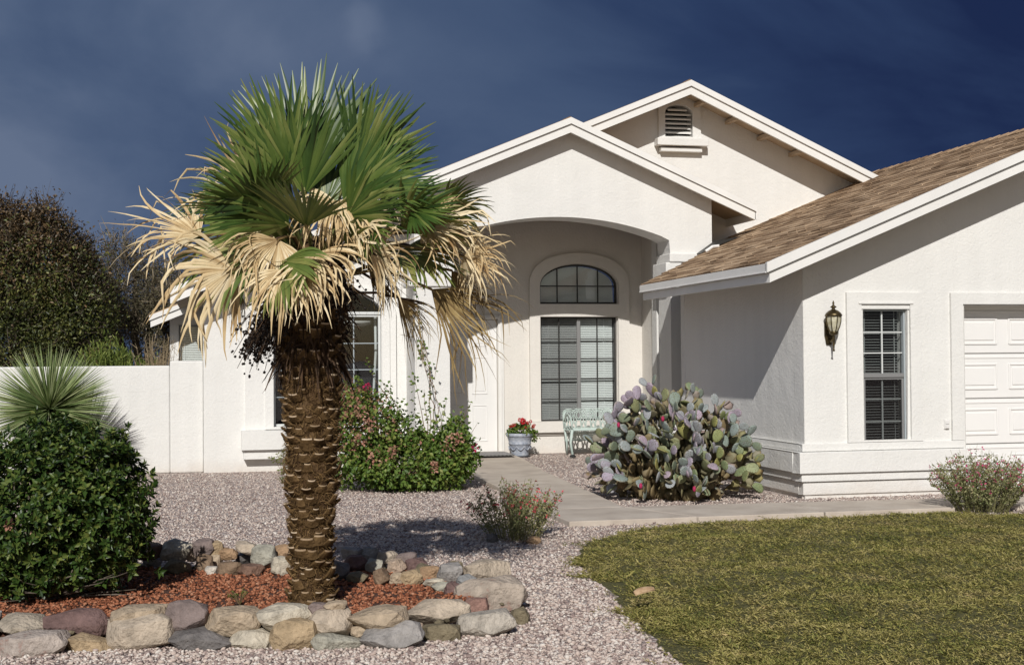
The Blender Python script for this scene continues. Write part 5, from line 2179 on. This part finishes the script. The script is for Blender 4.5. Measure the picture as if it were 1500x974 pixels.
    bunch((-.1, .05, 1.95), (-.36, .02, 1.55), 420, .045, 4)
    n = 800
    a = NP.uniform(0, 2 * PI, n)
    z = 2.08 - .62 * NP.uniform(0, 1, n) ** 1.3  # dark stalks carried down the trunk to stand in for crown shade
    outw = np.stack([np.cos(a), np.sin(a), 0 * a], 1)
    P0 = np.array([PALM.x, PALM.y, 0]) + outw * .16 + np.array([VR.x, VR.y, 0]) * -.024 + np.stack([0 * a, 0 * a, z], 1)
    d = outw * NP.uniform(.05, .42, n)[:, None] + np.stack([0 * a, 0 * a, NP.uniform(-1.1, .3, n)], 1) + NP.normal(0, .2, (n, 3))
    ln = NP.uniform(.06, .19, n)
    P = np.stack([P0, P0 + unit(d) * (ln * .5)[:, None], P0 + unit(d) * ln[:, None] + np.stack([0 * a, 0 * a, -ln * .4], 1)], 1)
    S = unit(np.cross(d, NP.normal(0, 1, (n, 3))))
    V, F = strips(P, np.repeat(S[:, None], 3, 1), np.array([.010, .007, .002]))
    put('dead_collar', np_mesh('dead_collar', V - O, [F], M['darkstalk']), t, kind='stuff')
    # a few old cut stalks poking out
    for p0, p1 in (((-.10, -.15, 1.86), (-.36, -.2, 1.80)), ((-.1, -.2, 1.9), (-.30, -.25, 1.95)), ((.12, -.1, 1.9), (.35, -.1, 1.84)), ((.1, -.1, 1.88), (.62, .0, 1.82))):
        mb = MB()
        a, b = pv(p0), pv(p1)
        mb.tube([a, a.lerp(b, .5) + Vector((0, 0, .03)), b], [.011, .008, .005], 6)
        part('old_stalk', mb, M['darkstalk'], t, smooth=True)


build_palm()


# ------------------------------------------------------------------ shrubs and flowers
def blob_points(n, c, r, surf=.75, lumps=None, zmin=0.02):
    """points in a lumpy ellipsoid, denser toward the surface"""
    d = rand_dirs(n)
    q = np.array([1 + .16 * noise.noise(Vector(v) * 2.1 + Vector((c[0], c[1], 3.3))) + .10 * noise.noise(Vector(v) * 4.7 + Vector((1.3, c[0], 7))) for v in d])
    rad = (surf + (1 - surf) * NP.uniform(0, 1, n)) * q
    P = np.array(c) + d * np.array(r) * rad[:, None]
    keep = P[:, 2] > zmin
    return P[keep], d[keep]


def stems(mb, root, tips, r0=.008, seed=1, sag=.0, n=4):
    rg = random.Random(seed)
    root = Vector(root)
    for tp in tips:
        tp = Vector(tp)
        pts = []
        for i in range(6):
            u = i / 5
            p = root.lerp(tp, u)
            p.z = root.z + (tp.z - root.z) * (u ** .8) - sag * u * u
            p += Vector((rg.gauss(0, .015), rg.gauss(0, .015), 0)) * (0 < i < 5)
            pts.append(p)
        mb.tube(pts, [r0 * (1 - .8 * i / 5) for i in range(6)], n)


def build_shrub():
    C = (-.93, 8.45, .60)
    t = thing('shrub', 'dense dark green glossy rounded shrub at left in the stone ring', 'shrub', (C[0], C[1], .09))
    O = np.array([C[0], C[1], .09])
    P, d = [], []
    for c, r, n in ((C, (.56, .55, .56), 1500), ((-.70, 8.35, .47), (.38, .38, .34), 420), ((-1.15, 8.4, .45), (.45, .42, .42), 500), ((-.80, 8.4, .85), (.34, .34, .28), 380), ((-.62, 8.25, .66), (.26, .24, .12), 150), ((-1.0, 8.35, .26), (.4, .35, .16), 240)):
        a, b = blob_points(n, c, r, .72, zmin=.16)
        P.append(a)
        d.append(b)
    P, d = np.concatenate(P), np.concatenate(d)
    P = P + d * (np.where(NP.uniform(0, 1, len(P)) < .14, NP.uniform(.02, .10, len(P)), 0))[:, None]
    # each point carries a rosette of leaves facing outward
    k = 9
    n = len(P)
    ax = unit(d + NP.normal(0, .35, (n, 3)) + [0, 0, .35])
    ref = unit(np.cross(ax, NP.normal(0, 1, (n, 3))))
    bi = np.cross(ax, ref)
    Ps, Ds, Ns, Ls = [], [], [], []
    for j in range(k):
        an = 2 * PI * j / k * 2.4 + NP.normal(0, .25, n)
        el = .25 + .75 * (j / k)
        rd = ref * np.cos(an)[:, None] + bi * np.sin(an)[:, None]
        Ds.append(unit(rd * (1.1 - el * .65) + ax * el))
        Ns.append(ax + NP.normal(0, .1, (n, 3)))
        Ps.append(P - ax * (.03 * (1 - j / k)))
        Ls.append(NP.uniform(.034, .058, n) * (1.1 - .3 * j / k))
    L = np.concatenate(Ls)
    put('foliage', leaf_mesh('foliage', np.concatenate(Ps), np.concatenate(Ds), np.concatenate(Ns), L, L * .50, M['shrubleaf'], O), t, kind='stuff')
    sel = NP.choice(n, 90, replace=False)
    mb = MB()
    stems(mb, (-.88, 8.4, .09), [P[i] * .9 + np.array([C[0], C[1], .5]) * .1 for i in sel], .014, 3, n=5)
    stems(mb, (-1.05, 8.35, .09), [P[i] for i in sel[:30]], .012, 5, n=5)
    part('branches', mb, M['shrubstem'], t, smooth=True, kind='stuff')
    # thin bare lower twigs
    mb = MB()
    stems(mb, (-.85, 8.3, .10), [(-.85 + R.uniform(-.35, .45), 8.0 + R.uniform(-.1, .2), R.uniform(.12, .3)) for _ in range(28)], .006, 8, n=4)
    part('twigs', mb, M['shrubstem'], t, kind='stuff')
    for p in ((-1.12, 7.98, .58), (-1.0, 7.97, .5), (-1.25, 8.0, .62)):
        d = rand_dirs(16)
        put('flower', leaf_mesh('flower', np.array(p) + d * .012, d, d[:, [1, 2, 0]], .03, .02, M['pinkfl'], O), t)


build_shrub()


def build_yucca(label, C, rad, n, lean_=(0, 0), seed=1, blue=False):
    rg = np.random.default_rng(seed)
    t = thing('yucca', label, 'yucca', (C[0], C[1], 0))
    O = np.array([C[0], C[1], 0])
    mb = MB()
    mb.tube([(C[0], C[1], 0), (C[0], C[1], C[2] * .5), (C[0], C[1], C[2])], [.13, .12, .09], 12)
    part('trunk', mb, M['trunk'], t, smooth=True)
    for nm, n_, z0, z1, m in (('leaves', n, -.35, 1, 'yucca'), ('dry_leaves', n // 2, -1, -.3, 'yuccaold')):
        z = rg.uniform(z0, z1, n_)
        a = rg.uniform(0, 2 * PI, n_)
        r = np.sqrt(1 - z * z)
        d = np.stack([r * np.cos(a), r * np.sin(a), z], 1)
        L = rad * rg.uniform(.85, 1.05, n_) * (1 if m == 'yucca' else .8)
        k = 5
        tt = np.linspace(0, 1, k)
        P = np.array(C)[None, None] + d[:, None] * (L[:, None] * tt[None])[..., None]
        P[..., 2] -= (L[:, None] * tt[None] ** 2) * .05 * (1.2 - z[:, None])
        S = unit(np.cross(d, rg.normal(0, 1, (n_, 3))))
        V, F = strips3(P, np.repeat(S[:, None], k, 1), np.repeat(np.cross(S, d)[:, None], k, 1), np.array([.008, .009, .0075, .005, .0006]) * rad / .85, .35)
        put(nm, np_mesh(nm, V - O, [F], M[m]), t, kind='stuff')


build_yucca('spiky round yucca with pale green blades before the garden wall', (-1.95, 17.35, .90), .86, 1000, seed=3)
build_yucca('yucca cut by the left edge of the picture, only a blade tip showing', (-2.75, 14.0, 1.92), .74, 130, seed=9)


def twig_cloud(name, root, tips, r0, m, t, seed):
    mb = MB()
    stems(mb, root, tips, r0, seed)
    part(name, mb, m, t, kind='stuff')


def build_rose_bush():
    C = np.array([2.2, 15.1, 0])
    t = thing('bougainvillea_bush', 'sprawling green bush with dry pink blooms to the right of the palm trunk', 'bush', tuple(C))
    P, d = [], []
    for c, r, n in (((1.75, 15.1, .70), (.40, .45, .42), 800), ((2.2, 15.0, .30), (.74, .5, .32), 1900), ((2.66, 15.0, .36), (.32, .35, .34), 900), ((2.1, 15.2, .62), (.35, .3, .22), 260), ((1.55, 15.2, .45), (.4, .4, .45), 600), ((2.78, 15.1, .66), (.13, .14, .15), 90), ((1.6, 15.1, 1.02), (.22, .25, .22), 240)):
        a, b = blob_points(n, c, r, .6)
        P.append(a)
        d.append(b)
    P, d = np.concatenate(P), np.concatenate(d)
    n = len(P)
    reps = 3
    Pr = np.concatenate([P + NP.normal(0, .03, P.shape) for _ in range(reps)])
    dr = np.concatenate([d] * reps)
    D = unit(dr + NP.normal(0, .8, dr.shape))
    L = NP.uniform(.035, .065, len(Pr))
    dry = (NP.uniform(0, 1, len(Pr)) < np.clip(.06 + (Pr[:, 2] - .45) * .5 - (Pr[:, 0] - 1.9) * .5, .03, .6)) & (Pr[:, 2] > .35)
    Nn = dr + NP.normal(0, .5, dr.shape) + [0, -.3, .5]
    put('foliage', leaf_mesh('foliage', Pr[~dry], D[~dry], Nn[~dry], L[~dry], L[~dry] * .72, M['bushleaf'], C), t, kind='stuff')
    put('dry_foliage', leaf_mesh('dry_foliage', Pr[dry], D[dry], Nn[dry], L[dry] * .8, L[dry] * .5, M['bushdry'], C), t, kind='stuff')
    mb = MB()
    sel = NP.choice(n, 60, replace=False)
    stems(mb, (2.1, 15.15, 0), P[sel], .010, 3)
    stems(mb, (2.5, 15.2, 0), [(2.95, 15.1, .98), (2.86, 15.0, .85), (3.02, 15.1, .74), (2.68, 15.2, 1.02), (2.4, 15.1, 1.15), (2.3, 15.2, 1.3), (1.9, 15.0, 1.25), (1.72, 15.1, 1.5), (1.6, 15.05, 1.3)], .008, 4)
    part('branches', mb, M['stem'], t, kind='stuff')
    # leaves along the long arching shoots
    Pl, Dl = [], []
    for r0, tp in (((2.5, 15.2, .5), (2.95, 15.1, .98)), ((2.5, 15.2, .5), (2.86, 15.0, .85)), ((2.6, 15.2, .4), (3.02, 15.1, .74)), ((2.5, 15.2, .6), (2.68, 15.2, 1.02)), ((2.5, 15.2, .7), (2.4, 15.1, 1.15)), ((2.3, 15.1, .8), (2.3, 15.2, 1.3)), ((2.2, 15.1, .8), (1.9, 15.0, 1.25)), ((2.3, 15.1, .8), (1.72, 15.1, 1.5)), ((2.2, 15.1, .8), (1.6, 15.05, 1.3))):
        for q in range(26):
            u = R.random()
            p = Vector(r0).lerp(Vector(tp), u)
            Pl.append(tuple(p + Vector((R.gauss(0, .02), R.gauss(0, .02), R.gauss(0, .02)))))
            Dl.append((R.gauss(0, 1), R.gauss(0, 1), R.gauss(0, .6)))
    Pl, Dl = np.array(Pl), np.array(Dl)
    put('shoot_leaves', leaf_mesh('shoot_leaves', Pl, Dl, NP.normal(0, 1, Pl.shape) + [0, -.5, .8], .05, .034, M['bushleaf'], C), t, kind='stuff')
    # faded bloom clusters and a few magenta ones
    eyeP = np.array([0, 0, EYE])
    for (x, y, z, r) in ((1.62, 14.68, .92, .09), (1.72, 14.66, .78, .08), (1.78, 14.6, .40, .10), (1.95, 14.55, .48, .07), (2.62, 14.68, .55, .10), (2.72, 14.70, .60, .06), (2.42, 14.55, .30, .05), (1.62, 14.7, .60, .06)):
        k = 46
        dd = rand_dirs(k)
        put('bloom_cluster', leaf_mesh('bloom_cluster', np.array([x, y, z]) + dd * r * NP.uniform(.3, 1, k)[:, None], dd + NP.normal(0, .5, (k, 3)), dd[:, [1, 2, 0]], .036, .026, M['pinkfl'], C), t, kind='stuff')
    for (x, y, z) in ((1.70, 14.75, 1.19), (2.93, 14.8, .49)):
        dd = rand_dirs(16)
        put('blossom', leaf_mesh('blossom', np.array([x, y, z]) + dd * .02, dd, dd[:, [1, 2, 0]], .04, .035, M['magenta'], C), t)
    # fallen litter on the gravel below
    v = thing('climbing_vine', 'thin leafy vine climbing the white pillar above the bush', 'vine', (2.7, 16.6, 0))
    mb = MB()
    paths = []
    rg = random.Random(5)
    for base, wps in (((2.62, 16.2, .3), [(2.72, 16.6, .9), (2.82, 17.3, 1.35), (2.70, 17.35, 1.9), (2.66, 17.33, 2.35), (2.62, 17.3, 2.62)]),
                      ((2.70, 16.2, .3), [(2.78, 16.8, .9), (2.80, 17.3, 1.4), (2.68, 17.33, 1.8), (2.72, 17.3, 2.2)]),
                      ((2.66, 16.2, .3), [(2.84, 16.7, .9), (2.74, 17.3, 1.5), (2.70, 17.3, 1.75)])):
        pts = [Vector(base)] + [Vector(w) for w in wps]
        fine = []
        for i in range(len(pts) - 1):
            for q in range(6):
                fine.append(pts[i].lerp(pts[i + 1], q / 6) + Vector((rg.gauss(0, .012), rg.gauss(0, .008), 0)))
        fine.append(pts[-1])
        mb.tube(fine, [.006 - .004 * i / len(fine) for i in range(len(fine))], 5)
        paths.append(fine)
    part('stem', mb, M['stem'], v, kind='stuff')
    Pl = np.array([tuple(rg.choice(f[2:]) + Vector((rg.gauss(0, .03), rg.gauss(-.02, .02), rg.gauss(0, .03)))) for f in paths for _ in range(20)])
    put('leaves', leaf_mesh('leaves', Pl, NP.normal(0, 1, Pl.shape) + [0, 0, -.8], NP.normal(0, .4, Pl.shape) + [0, -1, .2], .055, .04, M['bushleaf'], np.array([2.7, 16.6, 0])), v, kind='stuff')


build_rose_bush()


def build_salvia(label, C, rx, rz_, n, flm, seed):
    rg = random.Random(seed)
    t = thing('salvia', label, 'salvia', C)
    C = np.array(C)
    mb = MB()
    lp, ld, fp, fd = [], [], [], []
    for i in range(n):
        a = rg.uniform(0, 2 * PI)
        q = math.sqrt(rg.random())
        h = rz_ * rg.uniform(.6, 1.06) * (1 - .35 * q * q)
        base = Vector(C) + Vector((math.cos(a) * q * rx * .45, math.sin(a) * q * rx * .45, 0))
        tip = Vector(C) + Vector((math.cos(a) * q * rx, math.sin(a) * q * rx, h))
        mid = base.lerp(tip, .5) + Vector((rg.gauss(0, .02), rg.gauss(0, .02), .03))
        pts = [base, base.lerp(mid, .5), mid, mid.lerp(tip, .5) + Vector((rg.gauss(0, .006), rg.gauss(0, .006), 0)), tip]
        mb.tube(pts, [.0028, .0024, .002, .0015, .001], 4, cap=False)
        for k in range(22):
            u = rg.uniform(.12, .92) ** .9
            j = min(3, int(u * 4))
            p = pts[j].lerp(pts[j + 1], u * 4 - j)
            lp.append(tuple(p + Vector((rg.gauss(0, .012), rg.gauss(0, .012), rg.gauss(0, .008)))))
            ld.append((rg.gauss(0, .8), rg.gauss(0, .8), rg.gauss(.6, .4)))
        if rg.random() < .6:
            for k in range(rg.randint(1, 3)):
                u = rg.uniform(.62, 1.0)
                j = min(3, int(u * 4))
                p = pts[j].lerp(pts[j + 1], u * 4 - j)
                for w in range(2):
                    fp.append(tuple(p + Vector((rg.gauss(0, .006), rg.gauss(0, .006), rg.gauss(0, .004)))))
                    fd.append((rg.gauss(0, 1), rg.gauss(0, 1), rg.gauss(0, .5)))
    part('stems', mb, M['greenstem'], t, kind='stuff')
    lp, ld, fp, fd = map(np.array, (lp, ld, fp, fd))
    put('foliage', leaf_mesh('foliage', lp, ld, NP.normal(0, 1, lp.shape) + [0, -.4, .4], NP.uniform(.02, .04, len(lp)), .014, M['salvialeaf'], C), t, kind='stuff')
    put('flowers', leaf_mesh('flowers', fp, fd, NP.normal(0, 1, fp.shape), NP.uniform(.018, .032, len(fp)), .017, M[flm], C), t, kind='stuff')


build_salvia('red flowering salvia growing in the gravel left of the walkway', (2.47, 10.75, 0), .46, .52, 125, 'salviafl', 4)
build_salvia('pink flowering salvia at the right edge before the garage wall', (7.15, 11.3, .02), .54, .60, 250, 'salviapink', 6)


def small_weed(label, C, h, n, seed, m='weed'):
    rg = random.Random(seed)
    t = thing('weed', label, 'weed', C)
    mb = MB()
    lp, ld = [], []
    for i in range(n):
        a = rg.uniform(0, 2 * PI)
        tip = Vector(C) + Vector((math.cos(a) * h * rg.uniform(.2, .9), math.sin(a) * h * .5, h * rg.uniform(.5, 1)))
        b = Vector(C)
        mid = b.lerp(tip, .5) + Vector((0, 0, h * .12))
        mb.tube([b, mid, tip], [.004, .003, .0015], 4)
        for k in range(12):
            p = mid.lerp(tip, rg.random()) if rg.random() < .7 else b.lerp(mid, rg.random())
            lp.append(tuple(p))
            ld.append((rg.gauss(0, 1), rg.gauss(0, 1), rg.gauss(.4, .5)))
    part('stems', mb, M['stem'], t, kind='stuff')
    lp, ld = np.array(lp), np.array(ld)
    put('foliage', leaf_mesh('foliage', lp, ld, NP.normal(0, 1, lp.shape) + [0, -.3, .5], h * .13, h * .07, M[m], np.array(C)), t, kind='stuff')


small_weed('wispy pale weed against the wall left of the palm trunk', (.92, 17.6, 0), .42, 9, 3)
small_weed('tiny green weed sprouting from the red lava rock', (.16, 7.74, .11), .09, 14, 5, 'bushleaf')
small_weed('tiny green weed flat on the gravel below the window', (.85, 16.3, 0), .12, 10, 8, 'bushleaf')

mb = MB()
o = put('dry_leaf', None)
bpy.data.objects.remove(o)
n = 7
vs, fs = [], []
for i in range(n):
    u = i / (n - 1)
    w = .035 * math.sin(PI * (.08 + .84 * u)) + .004
    for j in range(5):
        v_ = j / 4 * 2 - 1
        vs.append((2.40 + .12 * u - .02 * v_ * w / .035, 7.39 + w * v_, .135 + .02 * math.cos(v_ * 1.4) - .05 * (u - .6) ** 2 + .012 * u))
fs = [(i * 5 + j, i * 5 + j + 1, (i + 1) * 5 + j + 1, (i + 1) * 5 + j) for i in range(n - 1) for j in range(4)]
mb.add(vs, fs)
mb.add([(x, y, z - .006) for x, y, z in vs], [tuple(reversed(f)) for f in fs])
o = put('dry_leaf', mb.mesh('dry_leaf', M['dryleaf'], True))
tag(o, 'curled tan dry leaf lying on the green ground cover', 'dry leaf')


# ------------------------------------------------------------------ prickly pear
def build_cactus():
    C = Vector((4.84, 13.45, 0))
    t = thing('prickly_pear', 'large prickly pear cactus with purple and grey green pads beside garage wall', 'cactus', tuple(C))
    V0, F0 = ico(2)
    meshes = {}
    for key in ('pad', 'padgreen', 'padold'):
        meshes[key] = []
        for k in range(5):
            rg = np.random.default_rng(50 + k)
            v = V0.copy()
            zz = (v[:, 2] + 1) / 2
            wid = rg.uniform(.40, .49) * (.60 + .46 * zz)
            x = v[:, 0] * wid
            y = v[:, 1] * rg.uniform(.055, .075)
            y = y + .05 * rg.normal() * (x / .4) ** 2 + .06 * rg.normal() * (zz - .3) ** 2
            vv = np.stack([x, y, zz * 1.0 - .02], 1)
            meshes[key].append(np_mesh('pad', vv, [F0], M[key], smooth=True))
    rg = random.Random(21)
    pads = []
    ex, ey, ez = .93, .86, 1.34

    def inside(p):
        q = p - C
        rx = ex * (1 + .08 * noise.noise(Vector((q.x * 2, q.y * 2, q.z * 2))))
        return (q.x / rx) ** 2 + (q.y / ey) ** 2 + (max(0, q.z) / ez) ** 2.6 < 1 and p.x < 5.98

    def add_pad(p, d, L, g):
        sidev = d.cross(Vector((rg.gauss(0, 1), rg.gauss(0, 1), rg.gauss(0, .3))))
        if sidev.length < .05:
            sidev = d.orthogonal()
        sidev.normalize()
        pads.append((p, d, sidev, d.cross(sidev), L, g))
        return sidev, d.cross(sidev)

    n_ch = 112
    for i in range(n_ch):
        zf = (i + .5) / n_ch                       # spread the ends over a dome
        el = math.asin(.02 + .97 * zf)
        a = i * 2.39996 + rg.gauss(0, .15)
        k = rg.uniform(.80, 1.0)
        tgt = C + Vector((ex * math.cos(el) ** .8 * math.cos(a) * k, ey * math.cos(el) ** .8 * math.sin(a) * k, .10 + (ez - .24) * math.sin(el) ** .85 * k))
        tgt.x = min(tgt.x, 5.78)
        b = C + Vector(((tgt.x - C.x) * .42 + rg.gauss(0, .08), (tgt.y - C.y) * .42 + rg.gauss(0, .08), -.02))
        mid = b.lerp(tgt, .5) + Vector((0, 0, .10))
        ln = (mid - b).length + (tgt - mid).length
        m = max(1, round(ln / .135))
        bez = lambda u: b * (1 - u) ** 2 + mid * 2 * u * (1 - u) + tgt * u * u
        for j in range(m):
            p0, p1 = bez(j / m), bez((j + 1) / m)
            jit = Vector((rg.gauss(0, .055), rg.gauss(0, .055), rg.gauss(0, .03)))
            d = (p1 - p0 + jit)
            L = min(.19, max(.12, d.length) * rg.uniform(.98, 1.25))
            d.normalize()
            sv, nv = add_pad(p0, d, L, j)
            if j >= m - 3:
                for q in range(2 if j >= m - 2 else 1):
                    s_ = rg.choice((-1, 1)) * rg.uniform(.5, .95)
                    out = (p1 - C - Vector((0, 0, .35))).normalized()
                    nd = (d * .5 + sv * s_ + out * .55 + nv * rg.gauss(0, .45)).normalized()
                    st = p0 + d * L * .80 + sv * s_ * L * .30
                    L2 = rg.uniform(.11, .165)
                    if (st + nd * L2).x < 5.98 and (st + nd * L2).z > .04:
                        add_pad(st, nd, L2, j + 1)
    # outer flagging: how far out each pad sits
    eye = Vector((0, 0, EYE))
    recs = []
    for p, d, s, nrm, L, g in pads:
        mid = p + d * L * .5
        q = mid - C
        e = math.sqrt((q.x / ex) ** 2 + (q.y / ey) ** 2 + (q.z / ez) ** 2)
        vis = e * 1.0 - (mid - eye).length * .55 + q.z * .2
        recs.append((vis, p, d, s, nrm, L, e, q))
    recs.sort(key=lambda r_: -r_[0])
    T = Matrix.Translation(-C)
    rest = []
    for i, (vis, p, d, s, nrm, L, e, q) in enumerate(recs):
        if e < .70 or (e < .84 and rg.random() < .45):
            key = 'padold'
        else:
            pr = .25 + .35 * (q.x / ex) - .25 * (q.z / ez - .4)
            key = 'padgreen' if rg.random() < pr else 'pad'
        m = Matrix(((s.x * L, nrm.x * L, d.x * L, p.x), (s.y * L, nrm.y * L, d.y * L, p.y), (s.z * L, nrm.z * L, d.z * L, p.z), (0, 0, 0, 1)))
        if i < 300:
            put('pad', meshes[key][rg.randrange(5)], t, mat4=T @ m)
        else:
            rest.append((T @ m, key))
    V1_, F1_ = ico(1)
    Vs, Fs, mi, k = [], [], [], 0
    keys = ['pad', 'padgreen', 'padold']
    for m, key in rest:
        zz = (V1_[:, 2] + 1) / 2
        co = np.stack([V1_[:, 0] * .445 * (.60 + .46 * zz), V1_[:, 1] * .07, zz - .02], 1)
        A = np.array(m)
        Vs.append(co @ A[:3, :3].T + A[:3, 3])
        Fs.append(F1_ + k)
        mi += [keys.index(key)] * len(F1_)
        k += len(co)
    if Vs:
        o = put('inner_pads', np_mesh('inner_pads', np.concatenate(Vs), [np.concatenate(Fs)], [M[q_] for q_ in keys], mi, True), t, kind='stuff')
    # a few small magenta fruits
    V1, F1 = ico(2)
    fm = np_mesh('fruit', V1 * np.array([.018, .018, .03]), [F1], M['magenta'], smooth=True)
    for i in (3, 17, 40, 66):
        vis, p, d, s, nrm, L, e, q = recs[i]
        put('fruit', fm, t, mat4=T @ Matrix.Translation(p + d * L + d * .015))


build_cactus()


# ------------------------------------------------------------------ trees behind the garden wall
def tree(name, label, base, limbs, blobs, m, lsize, seed, nper=1.0, mix=None, cat='tree', aspect=.5, trunk_r=.12, twigm='bark'):
    t = thing(name, label, cat, base)
    O = np.array(base)
    rg = random.Random(seed)
    mb = MB()
    b = Vector(base)
    for tp in limbs:
        tp = Vector(tp)
        pts = [b]
        for i in range(1, 7):
            u = i / 6
            pts.append(b.lerp(tp, u) + Vector((rg.gauss(0, .08), rg.gauss(0, .08), .25 * math.sin(PI * u))) * (1 if i < 6 else 0))
        mb.tube(pts, [trunk_r * (1 - .85 * i / 6) for i in range(7)], 7)
        for q in range(9):
            s = pts[rg.randint(2, 5)]
            e = s + Vector((rg.gauss(0, .5), rg.gauss(0, .5), rg.uniform(.2, .9)))
            mb.tube([s, s.lerp(e, .5) + Vector((0, 0, .08)), e], [.03, .018, .006], 5)
    part('trunk', mb, M['bark'], t, smooth=True)
    # fine bare twigs through the crown
    tw = [blob_points(int(n * .45), c, r, .35, zmin=.3) for c, r, n in blobs]
    Pt, dt = np.concatenate([q[0] for q in tw]), np.concatenate([q[1] for q in tw])
    dd = unit(dt + NP.normal(0, .55, dt.shape) + [0, 0, .45])
    lt = NP.uniform(.15, .5, len(Pt))
    C3 = np.stack([Pt, Pt + dd * (lt * .5)[:, None] + NP.normal(0, .02, Pt.shape), Pt + dd * lt[:, None]], 1)
    S3 = np.repeat(unit(np.cross(dd, NP.normal(0, 1, dd.shape)))[:, None], 3, 1)
    Vt, Ft = strips(C3, S3, np.array([.007, .005, .002]))
    put('twigs', np_mesh('twigs', Vt - O, [Ft], M[twigm]), t, kind='stuff')
    P, d = [], []
    for c, r, n in blobs:
        a, bb = blob_points(int(n * nper), c, r, .55, zmin=.3)
        P.append(a)
        d.append(bb)
    P, d = np.concatenate(P), np.concatenate(d)
    cl = np.array([noise.noise(Vector(p) * 1.7) + .6 * noise.noise(Vector(p) * 3.9 + Vector((5, 1, 2))) for p in P])
    kp = (cl > -.12) | (NP.uniform(0, 1, len(P)) < .6)
    P, d = P[kp], d[kp]
    out_ = NP.uniform(0, 1, len(P)) < .12
    P = P + d * (out_ * NP.uniform(.05, .38, len(P)))[:, None]
    reps = 5
    n = len(P)
    Pr = np.concatenate([P + NP.normal(0, lsize * 1.3, P.shape) for _ in range(reps)])
    dr = np.concatenate([d] * reps)
    D = unit(dr * .6 + NP.normal(0, .8, dr.shape) + [0, 0, .2])
    L = NP.uniform(.5, 1.5, len(Pr)) * lsize
    Nn = dr + NP.normal(0, .6, dr.shape) + [0, 0, .5]
    if mix:
        f = Pr[:, 2] + NP.normal(0, .5, len(Pr))
        hi = f > mix[1]
        put('crown', leaf_mesh('crown', Pr[~hi], D[~hi], Nn[~hi], L[~hi], L[~hi] * aspect, M[m], O), t, kind='stuff')
        put('crown', leaf_mesh('crown', Pr[hi], D[hi], Nn[hi], L[hi], L[hi] * aspect, M[mix[0]], O), t, kind='stuff')
    else:
        put('crown', leaf_mesh('crown', Pr, D, Nn, L, L * aspect, M[m], O), t, kind='stuff')
    return t


tree('tree', 'dark bushy evergreen tree with reddish top behind the garden wall', (-3.4, 25.3, 0),
     [(-3.1, 25, 3.8), (-4.2, 25.2, 3.6), (-2.3, 25, 3.2), (-3.5, 24.8, 4.1)],
     [((-3.0, 25, 3.1), (1.0, 1.0, 1.15), 2600), ((-4.1, 25.2, 3.0), (1.2, 1.1, 1.3), 2600), ((-2.5, 25, 2.3), (.85, .9, 1.0), 2200), ((-3.6, 24.8, 2.0), (1.4, 1, 1.0), 2600), ((-2.9, 25, 3.95), (.35, .4, .42), 260), ((-3.6, 25, 4.05), (.5, .4, .4), 400), ((-2.35, 25, 3.3), (.4, .4, .5), 380)],
     'treeA', .058, 3, nper=1.9, mix=('treeAred', 3.25))
tree('scrub_tree', 'thin greyish brown scrub tree between the dark tree and the house', (-1.3, 27.4, 0),
     [(-1.6, 27, 3.6), (-1.0, 27, 3.4), (-2.1, 27, 3.2), (-.4, 27.3, 3.0)],
     [((-1.5, 27, 2.9), (.85, .9, 1.0), 1500), ((-.8, 27.2, 2.6), (.9, .9, .95), 1500), ((-2.2, 27.1, 2.6), (.7, .8, .9), 900), ((-1.3, 27, 1.7), (1.3, .9, .9), 1700), ((.2, 27.5, 2.4), (.9, .9, 1.0), 900), ((-1.75, 27, 3.75), (.28, .3, .3), 120)],
     'treeB', .05, 5, nper=1.5, aspect=.34, twigm='twiggrey', mix=('treeAred', 4.0))


def build_broom():
    for lab, cx, y, h, n, sp in (('bright green broom bush rising above the garden wall, the taller one', -1.62, 22.0, 2.0, 420, .42), ('lower green broom bush above the garden wall beside the house', -.95, 21.6, 1.62, 260, .35)):
        t = thing('broom_bush', lab, 'bush', (cx, y, 0))
        C = np.array([cx, y, 0])
        n_ = n
        a = NP.uniform(0, 2 * PI, n_)
        q = np.sqrt(NP.uniform(0, 1, n_))
        base = C + np.stack([np.cos(a) * q * sp, np.sin(a) * q * sp, .9 + 0 * a], 1)
        top = base + np.stack([NP.normal(0, .10, n_), NP.normal(0, .10, n_), (h - .9) * NP.uniform(.55, 1.05, n_) * (1 - .4 * q)], 1)
        k = 16
        u = NP.uniform(0, 1, (n_, k))
        P = (base[:, None] + (top - base)[:, None] * u[..., None]).reshape(-1, 3)
        D = np.repeat(unit(top - base), k, 0) + NP.normal(0, .35, (n_ * k, 3))
        put('foliage', leaf_mesh('foliage', P, D, NP.normal(0, 1, P.shape) + [0, -.5, 0], NP.uniform(.06, .11, len(P)), .018, M['broom'], C), t, kind='stuff')
        mb = MB()
        stems(mb, (cx, y, 0), top[:40], .012, 2)
        part('stems', mb, M['stem'], t, kind='stuff')
    t = thing('dry_bush', 'dry straw coloured twiggy bush beside the set back house corner', 'bush', (-.78, 20.8, 0))
    mb = MB()
    rg = random.Random(4)
    tips = [(-.78 + rg.gauss(0, .16), 20.8 + rg.gauss(0, .15), rg.uniform(1.45, 1.92)) for _ in range(60)]
    stems(mb, (-.78, 20.8, 0), tips, .010, 3)
    for tp in tips:
        for q in range(5):
            s = Vector((-.78, 20.8, .9)).lerp(Vector(tp), rg.uniform(.4, .95))
            mb.tube([s, s + Vector((rg.gauss(0, .07), rg.gauss(0, .05), rg.uniform(.03, .12)))], [.004, .0015], 3)
    part('twigs', mb, M['twig'], t, kind='stuff')


build_broom()
